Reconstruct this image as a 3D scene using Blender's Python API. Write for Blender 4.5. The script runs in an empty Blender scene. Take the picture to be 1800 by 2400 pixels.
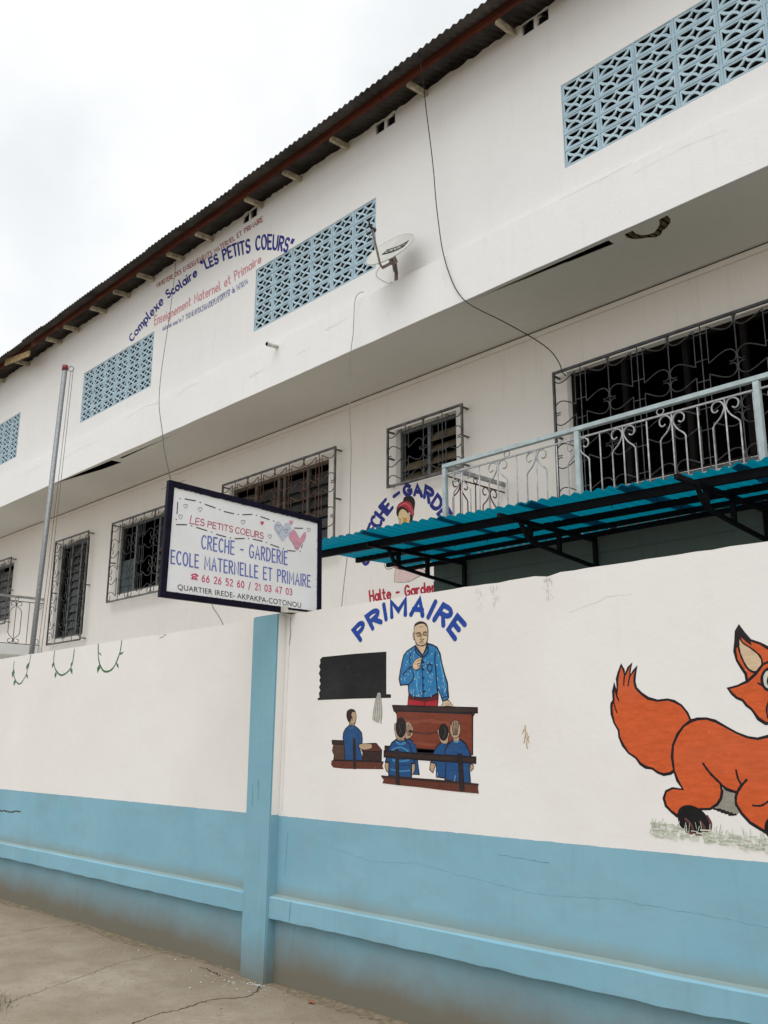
import bpy, bmesh, math, random
from mathutils import Matrix, Vector
random.seed(7)
scene = bpy.context.scene
col = scene.collection

# ------------------------------------------------------------------ camera
cd = bpy.data.cameras.new('camera')
cam = bpy.data.objects.new('camera', cd)
col.objects.link(cam)
cam.matrix_world = Matrix(((0.687357, 0.172440, 0.705553, 0.0),
                           (0.726307, -0.168894, -0.666298, 0.0),
                           (0.004267, 0.970432, -0.241335, 1.6),
                           (0, 0, 0, 1)))
cd.sensor_fit = 'VERTICAL'
cd.sensor_height = 36
cd.lens = 2177.36 / 2400 * 36
cd.clip_start = 0.05
cd.clip_end = 2000
scene.camera = cam
scene.view_settings.view_transform = 'Standard'
scene.view_settings.look = 'None'
scene.view_settings.gamma = 1
scene.view_settings.use_curve_mapping = False
scene.view_settings.exposure = 0.42

# ------------------------------------------------------------------ sky and soft sun
SUN_EL, SUN_AZ = 66, 215          # soft overcast light from the street side
world = bpy.data.worlds.new('World')
scene.world = world
world.use_nodes = True
wn, wl = world.node_tree.nodes, world.node_tree.links
wn.clear()
wo = wn.new('ShaderNodeOutputWorld')
sky = wn.new('ShaderNodeTexSky')
sky.sky_type = 'NISHITA'
sky.sun_disc = False
sky.sun_elevation = math.radians(SUN_EL)
sky.sun_rotation = math.radians(SUN_AZ)
b1 = wn.new('ShaderNodeBackground'); b1.inputs[1].default_value = 0.08
wl.new(sky.outputs[0], b1.inputs[0])
tc = wn.new('ShaderNodeTexCoord')
ns = wn.new('ShaderNodeTexNoise'); ns.inputs['Scale'].default_value = 2.6; ns.inputs['Detail'].default_value = 5
mp = wn.new('ShaderNodeMapping'); mp.inputs['Location'].default_value = (.35, .1, .2); wl.new(tc.outputs['Generated'], mp.inputs['Vector']); wl.new(mp.outputs[0], ns.inputs['Vector'])
cr = wn.new('ShaderNodeValToRGB')
cr.color_ramp.elements[0].position = .36; cr.color_ramp.elements[0].color = (.585, .605, .615, 1)
cr.color_ramp.elements[1].position = .66; cr.color_ramp.elements[1].color = (.80, .805, .81, 1)
wl.new(ns.outputs[0], cr.inputs[0])
b2 = wn.new('ShaderNodeBackground'); b2.inputs[1].default_value = 1.08
wl.new(cr.outputs[0], b2.inputs[0])
mx = wn.new('ShaderNodeMixShader'); mx.inputs[0].default_value = .96
wl.new(b1.outputs[0], mx.inputs[1]); wl.new(b2.outputs[0], mx.inputs[2]); wl.new(mx.outputs[0], wo.inputs[0])

sl = bpy.data.lights.new('sun', 'SUN')
sl.energy = 1.45; sl.angle = math.radians(60); sl.color = (1, .985, .97)
so = bpy.data.objects.new('sun', sl); col.objects.link(so)
_d = Vector((math.sin(math.radians(25)) * math.cos(math.radians(SUN_EL)), -math.cos(math.radians(25)) * math.cos(math.radians(SUN_EL)), math.sin(math.radians(SUN_EL))))
so.rotation_euler = _d.to_track_quat('Z', 'Y').to_euler()

# ------------------------------------------------------------------ materials
def lin(c):
    return tuple((x / 255 / 12.92 if x <= 10 else ((x / 255 + .055) / 1.055) ** 2.4) for x in c)
class N:
    def __init__(s, m):
        s.t = m.node_tree; s.n = s.t.nodes; s.l = s.t.links
    def new(s, ty, **k):
        o = s.n.new(ty)
        for a, b in k.items(): setattr(o, a, b)
        return o
    def link(s, a, b): s.l.new(a, b)
    def noise(s, scale, detail=4, vec=None, rough=.5):
        o = s.new('ShaderNodeTexNoise'); o.inputs['Scale'].default_value = scale
        o.inputs['Detail'].default_value = detail; o.inputs['Roughness'].default_value = rough
        if vec: s.link(vec, o.inputs['Vector'])
        return o.outputs[0]
    def ramp(s, fac, a, b, ca=(0, 0, 0, 1), cb=(1, 1, 1, 1)):
        o = s.new('ShaderNodeValToRGB'); e = o.color_ramp.elements
        e[0].position = a; e[0].color = ca; e[1].position = b; e[1].color = cb
        s.link(fac, o.inputs[0]); return o.outputs[0]
    def math(s, op, a, b=None):
        o = s.new('ShaderNodeMath', operation=op)
        for i, x in enumerate((a, b)):
            if x is None: continue
            if isinstance(x, (int, float)): o.inputs[i].default_value = x
            else: s.link(x, o.inputs[i])
        return o.outputs[0]
    def mix(s, fac, a, b, mode='MIX'):
        o = s.new('ShaderNodeMix', data_type='RGBA', blend_type=mode)
        if isinstance(fac, (int, float)): o.inputs[0].default_value = fac
        else: s.link(fac, o.inputs[0])
        for i, x in ((6, a), (7, b)):
            if isinstance(x, tuple): o.inputs[i].default_value = (*x[:3], 1)
            else: s.link(x, o.inputs[i])
        return o.outputs[2]
    def pos(s): return s.new('ShaderNodeNewGeometry').outputs['Position']
    def mapping(s, vec, sc, loc=(0, 0, 0)):
        o = s.new('ShaderNodeMapping'); o.inputs['Scale'].default_value = sc; o.inputs['Location'].default_value = loc
        s.link(vec, o.inputs['Vector']); return o.outputs[0]
    def bump(s, h, strength, dist, bsdf):
        o = s.new('ShaderNodeBump'); o.inputs['Strength'].default_value = strength; o.inputs['Distance'].default_value = dist
        s.link(h, o.inputs['Height']); s.link(o.outputs[0], bsdf.inputs['Normal'])
MATS = {}
def base(name, c, rough=.8, spec=.3, metal=0):
    m = bpy.data.materials.new(name); m.use_nodes = True
    b = m.node_tree.nodes['Principled BSDF']
    b.inputs['Base Color'].default_value = (*c, 1); b.inputs['Roughness'].default_value = rough
    b.inputs['Specular IOR Level'].default_value = spec; b.inputs['Metallic'].default_value = metal
    MATS[name] = m
    return m, b, N(m)
def simple(name, c, rough=.8, spec=.3, metal=0, var=.12, sc=9., bump=0.0, bsc=60):
    m, b, g = base(name, c, rough, spec, metal)
    p = g.pos()
    f = g.ramp(g.noise(sc, 5, p, .6), .3, .72)
    dark = tuple(x * (1 - var * 1.6) for x in c); light = tuple(min(1, x * (1 + var)) for x in c)
    g.link(g.mix(f, dark, light), b.inputs['Base Color'])
    if bump: g.bump(g.noise(bsc, 4, p), bump, .003, b)
    return m
def plaster(name, c, dirt=(.30, .27, .22), amt=.35, streak=.25, bump=.35):
    m, b, g = base(name, c, .88, .2)
    p = g.pos()
    big = g.ramp(g.noise(.55, 6, p, .62), .38, .74)
    colr = g.mix(g.math('MULTIPLY', big, amt * .5), c, tuple(x * .82 + .1 * y for x, y in zip(c, dirt)))
    fine = g.ramp(g.noise(7, 7, p, .7), .45, .8)
    colr = g.mix(g.math('MULTIPLY', fine, amt * .3), colr, tuple(x * .85 for x in c))
    st = g.noise(2.2, 6, g.mapping(p, (5, 5, .35)), .7)
    colr = g.mix(g.math('MULTIPLY', g.ramp(st, .54, .78), streak), colr, tuple(x * .55 + y * .35 for x, y in zip(c, dirt)))
    sp = g.ramp(g.noise(26, 3, p, .5), .71, .76)
    colr = g.mix(g.math('MULTIPLY', sp, .25 * amt), colr, dirt)
    g.link(colr, b.inputs['Base Color'])
    h = g.math('ADD', g.math('MULTIPLY', g.noise(3.5, 5, p, .6), 1.2), g.math('MULTIPLY', g.noise(38, 4, p, .6), .35))
    g.bump(h, bump, .012, b)
    return m
WALLC = (.80, .785, .755)
plaster('plaster_upper', (.79, .785, .775), streak=.16, amt=.6)
plaster('plaster_band', (.83, .83, .82), streak=.24, amt=.6)
plaster('plaster_lower', (.81, .77, .72), streak=.3, amt=.6)
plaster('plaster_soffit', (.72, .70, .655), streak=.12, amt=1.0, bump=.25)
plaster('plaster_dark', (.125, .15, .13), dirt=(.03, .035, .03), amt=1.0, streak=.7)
plaster('pillar_white', (.80, .785, .755), amt=.4)

def wallpaint():
    # white above the painted line, blue dado below with mud splash near the ground
    m, b, g = base('wall_paint', (.8, .78, .75), .8, .25)
    p = g.pos()
    sx = g.new('ShaderNodeSeparateXYZ'); g.link(p, sx.inputs[0]); z = sx.outputs[2]
    white = (.80, .785, .765); blue = (.22, .43, .535)
    n1 = g.noise(.8, 7, p, .62); n2 = g.noise(5.5, 6, p, .7)
    w = g.mix(g.math('MULTIPLY', g.ramp(n1, .40, .70), .38), white, (.68, .64, .575))
    patch = g.new('ShaderNodeTexVoronoi', feature='SMOOTH_F1'); patch.inputs['Scale'].default_value = .9; g.link(g.mapping(p, (1, 1, 1.6)), patch.inputs['Vector'])
    w = g.mix(g.math('MULTIPLY', g.ramp(patch.outputs[0], .3, .62), .2), w, (.86, .84, .80))
    scr = g.ramp(g.noise(14, 6, g.mapping(p, (.9, .9, 5)), .8), .66, .70)
    w = g.mix(g.math('MULTIPLY', g.math('MULTIPLY', scr, g.ramp(g.noise(1.4, 3, p), .5, .62)), .38), w, (.52, .49, .43))
    w = g.mix(g.math('MULTIPLY', g.ramp(n2, .58, .8), .16), w, (.66, .62, .55))
    stn = g.noise(3.2, 6, g.mapping(p, (4, 4, .5)), .65)
    w = g.mix(g.math('MULTIPLY', g.ramp(stn, .58, .78), .10), w, (.58, .55, .48))
    bl = g.mix(g.math('MULTIPLY', g.ramp(n1, .35, .7), .5), blue, (.17, .365, .465))
    bl = g.mix(g.math('MULTIPLY', g.ramp(g.noise(1.3, 5, g.mapping(p, (1, 1, 1.3), (3, 0, 5)), .6), .42, .7), .55), bl, (.27, .48, .58))
    bl = g.mix(g.math('MULTIPLY', g.ramp(g.noise(1.9, 6, g.mapping(p, (1, 1, 2.2), (7, 0, 0)), .65), .48, .72), .34), bl, (.21, .30, .31))
    scb = g.ramp(g.noise(16, 6, g.mapping(p, (.8, .8, 4)), .8), .655, .70)
    bl = g.mix(g.math('MULTIPLY', g.math('MULTIPLY', scb, g.ramp(g.noise(1.7, 3, p), .48, .6)), .5), bl, (.36, .47, .50))
    dr = g.noise(9, 5, g.mapping(p, (2.2, 2.2, .25)), .6)
    bl = g.mix(g.math('MULTIPLY', g.ramp(dr, .55, .75), .14), bl, (.12, .24, .28))
    jig = g.math('MULTIPLY', g.math('SUBTRACT', g.noise(9, 6, p, .7), .5), .014)
    line = g.ramp(g.math('ADD', z, jig), .0, 1.0)
    isw = g.math('GREATER_THAN', g.math('ADD', z, jig), 1.093)
    c = g.mix(isw, bl, w)
    # mud splash at the foot
    zz = g.math('ADD', z, g.math('MULTIPLY', g.math('SUBTRACT', g.noise(2.4, 6, p, .65), .5), .2))
    mud = g.ramp(zz, .10, .44, (1, 1, 1, 1), (0, 0, 0, 1))
    c = g.mix(g.math('MULTIPLY', mud, .92), c, (.165, .135, .088))
    # flaked paint showing grey render, mostly low on the wall and along the ledge
    fl = g.ramp(g.noise(13, 7, g.mapping(p, (1, 1, 1.3)), .8), .68, .70)
    low = g.ramp(g.math('ADD', z, g.math('MULTIPLY', g.noise(3, 4, p), .5)), .35, .95, (1, 1, 1, 1), (0, 0, 0, 1))
    c = g.mix(g.math('MULTIPLY', g.math('MULTIPLY', fl, low), .75), c, (.33, .34, .31))
    # dust band lying on and above the ledge
    z3 = g.math('ADD', z, g.math('MULTIPLY', g.math('SUBTRACT', g.noise(2.6, 5, p, .65), .5), .06))
    up = g.ramp(z3, .565, .655, (1, 1, 1, 1), (0, 0, 0, 1)); lo = g.math('GREATER_THAN', z, .5605)
    c = g.mix(g.math('MULTIPLY', g.math('MULTIPLY', up, lo), .62), c, (.25, .245, .17))
    # scuffs and pocks
    vor = g.new('ShaderNodeTexVoronoi'); vor.inputs['Scale'].default_value = 9; g.link(p, vor.inputs['Vector'])
    spot = g.ramp(vor.outputs[0], .02, .045, (1, 1, 1, 1), (0, 0, 0, 1))
    pick = g.math('GREATER_THAN', g.noise(2.3, 2, p), .6)
    c = g.mix(g.math('MULTIPLY', g.math('MULTIPLY', spot, pick), .5), c, (.3, .27, .22))
    g.link(c, b.inputs['Base Color'])
    h = g.math('ADD', g.math('MULTIPLY', g.noise(2.4, 5, p, .55), 1.6), g.math('MULTIPLY', g.noise(60, 4, p, .6), .12))
    g.bump(h, .34, .012, b)
    return m
wallpaint()
def pillarpaint():
    m, b, g = base('pillar_paint', (.2, .4, .48), .75, .3)
    p = g.pos()
    sx = g.new('ShaderNodeSeparateXYZ'); g.link(p, sx.inputs[0]); z = sx.outputs[2]
    bl = g.mix(g.ramp(g.noise(3, 7, p, .65), .35, .7), (.215, .415, .50), (.185, .375, .475))
    dr = g.noise(14, 5, g.mapping(p, (1.5, 1.5, .25)), .6)
    bl = g.mix(g.math('MULTIPLY', g.ramp(dr, .52, .75), .25), bl, (.15, .27, .29))
    zz = g.math('ADD', z, g.math('MULTIPLY', g.math('SUBTRACT', g.noise(4, 6, p, .6), .5), .25))
    mud = g.ramp(zz, .04, .32, (1, 1, 1, 1), (0, 0, 0, 1))
    c = g.mix(g.math('MULTIPLY', mud, .8), bl, (.17, .155, .115))
    g.link(c, b.inputs['Base Color'])
    g.bump(g.math('ADD', g.noise(4, 5, p), g.math('MULTIPLY', g.noise(50, 4, p), .3)), .35, .01, b)
pillarpaint()
def groundmat():
    m, b, g = base('street_concrete', (.3, .26, .2), .95, .15)
    p = g.pos()
    c = g.mix(g.ramp(g.noise(1.3, 8, p, .62), .35, .68), (.25, .205, .15), (.36, .31, .24))
    sx = g.new('ShaderNodeSeparateXYZ'); g.link(p, sx.inputs[0])
    nr = g.ramp(g.math('ADD', sx.outputs[1], g.math('MULTIPLY', g.math('SUBTRACT', g.noise(2.2, 5, p, .6), .5), .7)), .0, 1.0)
    near = g.math('MULTIPLY', g.math('GREATER_THAN', 5, sx.outputs[1]), g.ramp(g.math('SUBTRACT', g.math('ADD', sx.outputs[1], g.math('MULTIPLY', g.noise(2.2, 5, p, .6), .6)), 3.6), .25, .95))
    c = g.mix(g.math('MULTIPLY', near, .5), c, (.19, .145, .10))
    c = g.mix(g.math('MULTIPLY', g.ramp(g.noise(4.5, 8, p, .75), .46, .66), .6), c, (.21, .155, .11))
    c = g.mix(g.math('MULTIPLY', g.ramp(g.noise(55, 4, p, .75), .42, .7), .55), c, (.19, .16, .12))
    c = g.mix(g.math('MULTIPLY', g.ramp(g.noise(110, 2, p, .6), .64, .70), .6), c, (.5, .47, .4))
    g.link(c, b.inputs['Base Color'])
    g.bump(g.math('ADD', g.math('MULTIPLY', g.noise(3, 6, p), 1.5), g.math('MULTIPLY', g.noise(80, 5, p, .7), .35)), .6, .02, b)
groundmat()
simple('brick_blue', (.44, .58, .655), .8, .25, var=.1, sc=5, bump=.3)
simple('mortar_blue', (.37, .52, .615), .85, .2, var=.12, sc=4, bump=.3)
simple('room_dark', (.045, .026, .032), .95, .1)  # room behind the screens, its dimness put into the colour
simple('room_black', (.012, .010, .009), .95, .1)  # unlit rooms, voids and bores: darkness put into the colour; also frame, joint
simple('roof_sheet', (.10, .09, .085), .65, .4, .3, var=.35, sc=3)
def rustwood():
    m, b, g = base('purlin_wood', (.2, .07, .03), .85, .2)
    p = g.pos()
    c = g.mix(g.ramp(g.noise(2.6, 6, g.mapping(p, (.6, 6, 6)), .65), .35, .7), (.045, .012, .008), (.135, .032, .014))
    c = g.mix(g.math('MULTIPLY', g.ramp(g.noise(1.1, 3, p), .56, .66), .5), c, (.28, .15, .07))
    g.link(c, b.inputs['Base Color']); g.bump(g.noise(20, 5, g.mapping(p, (1, 8, 8))), .5, .01, b)
rustwood()
simple('rafter_wood', (.46, .40, .29), .85, .2, var=.35, sc=12, bump=.4, bsc=30)
simple('plank_wood', (.50, .37, .20), .85, .2, var=.3, sc=7, bump=.4, bsc=30)
simple('iron_grey', (.085, .087, .09), .5, .5, .5, var=.3, sc=14, bump=.2)
simple('iron_worn', (.14, .135, .125), .5, .5, .4, var=.45, sc=11, bump=.2)
simple('iron_rust', (.15, .075, .055), .7, .4, .3, var=.4, sc=20, bump=.3)
simple('rail_paint', (.42, .50, .51), .45, .5, .1, var=.14, sc=10, bump=.15)
simple('rail_worn', (.42, .43, .43), .5, .5, .2, var=.3, sc=16, bump=.2)
simple('black_iron', (.006, .006, .008), .7, .12, 0, var=.3, sc=12)
simple('frame_alu', (.13, .14, .14), .45, .5, .4, var=.25, sc=9)
simple('frame_wood', (.13, .105, .08), .75, .3, var=.4, sc=9, bump=.4)
simple('louvre_glass', (.022, .026, .025), .25, .35, var=.3, sc=4)
simple('louvre_lit', (.13, .10, .065), .7, .3, var=.3, sc=6)  # slats the daylight catches, that brightness put into the brown colour
simple('curtain_grey', (.08, .11, .115), .7, .2, var=.15, sc=3)
simple('sign_panel', (.84, .85, .86), .38, .5, var=.04, sc=3)
simple('sign_frame', (.006, .005, .018), .6, .15, var=.35, sc=10)
simple('sign_rust', (.13, .09, .07), .8, .3, var=.5, sc=18)
simple('cable_black', (.03, .03, .03), .6, .3, var=.1)
simple('cable_grey', (.28, .27, .25), .6, .3, var=.2)
simple('galvanised', (.26, .27, .28), .5, .5, .5, var=.2, sc=34, bump=.2, bsc=60)
simple('cap_red', (.20, .022, .025), .5, .4, var=.2)
simple('rope', (.15, .13, .10), .9, .1)
simple('dish_paint', (.52, .525, .48), .45, .5, var=.08, sc=8)
simple('dish_arm', (.24, .19, .165), .55, .5, .4, var=.3, sc=25)
simple('pvc', (.62, .60, .55), .5, .4, var=.2, sc=14)
simple('crack', (.10, .09, .075), .95, .05, var=.3, sc=30)
simple('crack_soft', (.58, .56, .52), .95, .05, var=.2, sc=30)
simple('crack_blue', (.13, .27, .34), .95, .05, var=.2, sc=30)
simple('rust_stain', (.55, .42, .24), .9, .1, var=.3, sc=20)
simple('broken_plaster', (.17, .125, .075), .95, .1, var=.5, sc=25, bump=.6, bsc=40)
simple('paint_chip', (.62, .72, .72), .8, .2)
simple('leaf_red', (.30, .09, .05), .7, .3)
simple('grass_blade', (.09, .12, .04), .8, .2, var=.4, sc=30)
def awn():
    m, b, g = base('awning_teal', (.005, .16, .23), .4, .45)
    p = g.pos()
    c = g.mix(g.ramp(g.noise(2.2, 6, p, .6), .35, .7), (.002, .065, .105), (.004, .095, .14))
    g.link(c, b.inputs['Base Color'])
    tr = g.new('ShaderNodeBsdfTranslucent'); 
    g.link(g.mix(.75, c, (.0, .23, .33)), tr.inputs[0])
    ms = g.new('ShaderNodeMixShader'); ms.inputs[0].default_value = .68
    out = [n for n in g.n if n.type == 'OUTPUT_MATERIAL'][0]
    g.link(b.outputs[0], ms.inputs[1]); g.link(tr.outputs[0], ms.inputs[2]); g.link(ms.outputs[0], out.inputs[0])
awn()
# hand painting colours (sRGB as seen, turned into paint)
PAINT = dict(board=(16, 20, 20), chalk=(190, 188, 178), ink=(26, 16, 24), ink2=(20, 34, 84), faint=(60, 64, 64), faintw=(150, 175, 195),
    rust=(96, 48, 32), brown2=(84, 58, 42), brown3=(52, 32, 28), brown4=(42, 28, 26), rustd=(92, 44, 34), rustr=(122, 54, 34), rustl=(136, 68, 46),
    navyb=(26, 76, 128), navyl=(52, 108, 168), hair=(50, 30, 26), hair2=(24, 18, 18), skin=(212, 186, 156), skin2=(186, 158, 130), shirt=(44, 124, 178), shirtl=(62, 128, 176), pale=(176, 208, 226), pale2=(86, 158, 204),
    redt=(168, 32, 44), maroon=(92, 26, 34), gold=(96, 66, 36), fox=(208, 92, 44), foxg=(150, 146, 134), black=(12, 10, 12), toe=(104, 60, 58), cream=(212, 186, 154), white=(206, 206, 196),
    grassa=(192, 202, 178), grassb=(206, 209, 194), grassc=(158, 166, 150), vine=(70, 112, 74), apron=(222, 196, 190), blouse=(196, 120, 110), skiny=(222, 194, 146), band=(176, 50, 62), bandl=(208, 108, 112), cheek=(206, 146, 62),
    tred=(150, 44, 56), tblue=(34, 42, 128), tpink=(206, 146, 152), tblue2=(58, 80, 146), tblue3=(28, 70, 160), tred2=(180, 40, 62),
    sblue=(104, 116, 186), spink=(206, 74, 112), spink2=(206, 70, 100), spink3=(220, 158, 178), spale=(198, 206, 220), sgrey=(60, 52, 54), sred=(190, 76, 100), spinkd=(190, 140, 160), sbluel=(136, 148, 208), spinkl=(232, 140, 168), schalk=(204, 206, 206))
def paint(k):
    if k not in MATS:
        c = tuple(min(.85, x / 1.04) for x in lin(PAINT[k]))
        m, bs, g = base(k, c, .62, .25)
        p = g.pos()
        s1 = g.noise(6, 6, g.mapping(p, (2.5, 2.5, 9)), .7)
        s2 = g.noise(3, 5, p, .6)
        cc = g.mix(g.ramp(s1, .35, .68), tuple(x * .84 for x in c), tuple(min(.9, x * 1.1 + .004) for x in c))
        cc = g.mix(g.math('MULTIPLY', g.ramp(s2, .45, .75), .3), cc, tuple(x * .8 + .05 for x in c))
        wear = g.ramp(g.noise(48, 5, g.mapping(p, (1, 1, .45)), .75), .665, .70)
        zone = g.ramp(g.noise(2.1, 3, p), .46, .62)
        cc = g.mix(g.math('MULTIPLY', g.math('MULTIPLY', wear, zone), .75), cc, (.62, .60, .56))
        g.link(cc, bs.inputs['Base Color'])
        g.bump(g.math('ADD', g.math('MULTIPLY', g.noise(2.4, 5, p, .55), 1.6), g.math('MULTIPLY', g.noise(60, 4, p, .6), .14)), .34, .012, bs)
    return MATS[k]

# ------------------------------------------------------------------ object helpers
def link(name, me, parent=None, mats=(), smooth=False):
    for k in mats: me.materials.append(MATS[k] if k in MATS else paint(k))
    o = bpy.data.objects.new(name, me); col.objects.link(o)
    if parent: o.parent = parent
    if smooth:
        for f in me.polygons: f.use_smooth = True
    return o
def tag(o, label, cat, group=None, kind=None):
    if label: o['label'] = label
    if cat: o['category'] = cat
    if group: o['group'] = group
    if kind: o['kind'] = kind
    return o
def thing(name, label, cat, loc=(0, 0, 0), group=None):
    o = bpy.data.objects.new(name, None); col.objects.link(o); o.location = loc
    o.empty_display_size = .2
    return tag(o, label, cat, group)
def part_empty(name, parent):
    o = bpy.data.objects.new(name, None); col.objects.link(o); o.parent = parent; return o
class MB:
    def __init__(s): s.v = []; s.f = []; s.m = []
    def quad(s, pts, m=0):
        i = len(s.v); s.v += [tuple(p) for p in pts]; s.f.append(tuple(range(i, i + len(pts)))); s.m.append(m)
    def box(s, x0, x1, y0, y1, z0, z1, m=0):
        P = [(x0, y0, z0), (x1, y0, z0), (x1, y1, z0), (x0, y1, z0), (x0, y0, z1), (x1, y0, z1), (x1, y1, z1), (x0, y1, z1)]
        i = len(s.v); s.v += P
        for q in ((0, 3, 2, 1), (4, 5, 6, 7), (0, 1, 5, 4), (1, 2, 6, 5), (2, 3, 7, 6), (3, 0, 4, 7)):
            s.f.append(tuple(i + a for a in q)); s.m.append(m)
    def tube(s, pts, r, n=6, m=0, closed=False, flat=None, cap=True):
        P = [Vector(p) for p in pts]; k = len(P); rings = []
        last = None
        for i, p in enumerate(P):
            if closed: d = P[(i + 1) % k] - P[i - 1]
            else: d = P[min(i + 1, k - 1)] - P[max(i - 1, 0)]
            if d.length < 1e-9: d = Vector((0, 0, 1))
            d.normalize()
            ref = last if last is not None else (Vector((0, 1, 0)) if abs(d.y) < .9 else Vector((1, 0, 0)))
            u = (ref - d * ref.dot(d))
            if u.length < 1e-4: u = Vector((0, 0, 1)) - d * d.z
            u.normalize(); w = d.cross(u); last = u
            rr = r[i] if isinstance(r, (list, tuple)) else r
            base = len(s.v)
            for j in range(n):
                a = 2 * math.pi * (j + .5) / n
                s.v.append(tuple(p + u * (rr * math.cos(a)) + w * (rr * math.sin(a))))
            rings.append(base)
        rng = range(k if closed else k - 1)
        for i in rng:
            a, b = rings[i], rings[(i + 1) % k]
            for j in range(n):
                s.f.append((a + j, a + (j + 1) % n, b + (j + 1) % n, b + j)); s.m.append(m)
        if cap and not closed:
            s.f.append(tuple(rings[0] + j for j in range(n))[::-1]); s.m.append(m)
            s.f.append(tuple(rings[-1] + j for j in range(n))); s.m.append(m)
    def build(s, name, parent=None, mats=(), smooth=False, bevel=0):
        me = bpy.data.meshes.new(name); me.from_pydata(s.v, [], s.f); me.update()
        for i, p in enumerate(me.polygons): p.material_index = s.m[i]
        bm = bmesh.new(); bm.from_mesh(me)
        if bevel:
            bmesh.ops.bevel(bm, geom=bm.edges[:], offset=bevel, segments=2, affect='EDGES', clamp_overlap=True)
        bmesh.ops.recalc_face_normals(bm, faces=bm.faces[:]); bm.to_mesh(me); bm.free()
        return link(name, me, parent, mats, smooth)
def plate(name, outline, holes, thick, place, parent=None, mats=()):
    """flat slab with holes: 2-D outline filled as a curve, then placed with place(a, b, c) -> xyz, c in [0, thick]"""
    cu = bpy.data.curves.new(name, 'CURVE'); cu.dimensions = '2D'; cu.fill_mode = 'BOTH'; cu.extrude = thick / 2
    for loop in [outline] + list(holes):
        sp = cu.splines.new('POLY'); sp.points.add(len(loop) - 1)
        for i, (a, b) in enumerate(loop): sp.points[i].co = (a, b, 0, 1)
        sp.use_cyclic_u = True
    ob = bpy.data.objects.new(name, cu); col.objects.link(ob)
    bpy.context.view_layer.update()
    dg = bpy.context.evaluated_depsgraph_get()
    me = bpy.data.meshes.new_from_object(ob.evaluated_get(dg))
    bpy.data.objects.remove(ob); bpy.data.curves.remove(cu)
    me.name = name
    for v in me.vertices:
        a, b, c = v.co
        v.co = place(a, b, c + thick / 2)
    bm = bmesh.new(); bm.from_mesh(me)
    bmesh.ops.remove_doubles(bm, verts=bm.verts[:], dist=1e-5)
    bmesh.ops.recalc_face_normals(bm, faces=bm.faces[:]); bm.to_mesh(me); bm.free()
    return link(name, me, parent, mats)
def catmull(P, closed, n=5):
    k = len(P)
    if k < 3: return list(P)
    out = []
    for i in range(k if closed else k - 1):
        g = lambda j: P[j % k] if closed else P[max(0, min(k - 1, j))]
        p0, p1, p2, p3 = g(i - 1), g(i), g(i + 1), g(i + 2)
        for q in range(n):
            t = q / n
            out.append(tuple(.5 * (2 * b + (c - a) * t + (2 * a - 5 * b + 4 * c - d) * t * t + (3 * b - a - 3 * c + d) * t ** 3) for a, b, c, d in zip(p0, p1, p2, p3)))
    if not closed: out.append(P[-1])
    return out
def ribbon(mb, pts, w, place, off, m, closed=False, wob=0.0, ramp=.00003):
    """painted stroke of width w along 2-D pts, laid off metres proud of its surface"""
    P = [Vector(p) for p in pts]
    Q = [P[0]]
    for p in P[1:]:
        if (p - Q[-1]).length > 1e-4: Q.append(p)
    if closed and (Q[0] - Q[-1]).length < 1e-4: Q.pop()
    P = Q; k = len(P)
    if k < 2:
        P = [P[0] - Vector((w * .3, 0)), P[0] + Vector((w * .3, 0))]; k = 2
    Lft, Rgt = [], []
    for i in range(k):
        if closed: d0 = P[i] - P[i - 1]; d1 = P[(i + 1) % k] - P[i]
        else:
            d0 = P[i] - P[i - 1] if i else P[1] - P[0]
            d1 = P[i + 1] - P[i] if i < k - 1 else P[i] - P[i - 1]
        d0.normalize(); d1.normalize()
        t = d0 + d1
        if t.length < .25: t = d1.copy()
        t.normalize(); nrm = Vector((-t.y, t.x))
        s = min(1.6, 1 / max(.5, abs(nrm.dot(Vector((-d1.y, d1.x))))))
        h = w / 2 * s * (1 + random.uniform(-wob, wob))
        Lft.append(P[i] + nrm * h); Rgt.append(P[i] - nrm * h)
    o = lambda i: off + ramp * i / max(1, k - 1)
    rng = range(k if closed else k - 1)
    for i in rng:
        j = (i + 1) % k
        mb.quad([place(*Lft[i], o(i)), place(*Lft[j], o(j)), place(*Rgt[j], o(j)), place(*Rgt[i], o(i))], m)
    if not closed:
        for e, d in ((0, P[0] - P[1]), (k - 1, P[-1] - P[-2])):
            d.normalize(); a0 = math.atan2(d.y, d.x)
            ring = [P[e] + Vector((math.cos(a0 + t), math.sin(a0 + t))) * (w / 2) for t in [math.pi * (q / 6 - .5) for q in range(7)]]
            mb.quad([place(*p, o(e) + .00001) for p in ring], m)
def fillpoly(mb, pts, place, off, m):
    from mathutils.geometry import tessellate_polygon
    tri = tessellate_polygon([[Vector((a, b, 0)) for a, b in pts]])
    i = len(mb.v); mb.v += [tuple(place(a, b, off)) for a, b in pts]
    for t in tri: mb.f.append(tuple(i + q for q in t)); mb.m.append(m)

# places: (a, b, proud) -> xyz
def on_y(y): return lambda a, b, c: (a, y - c, b)

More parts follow.
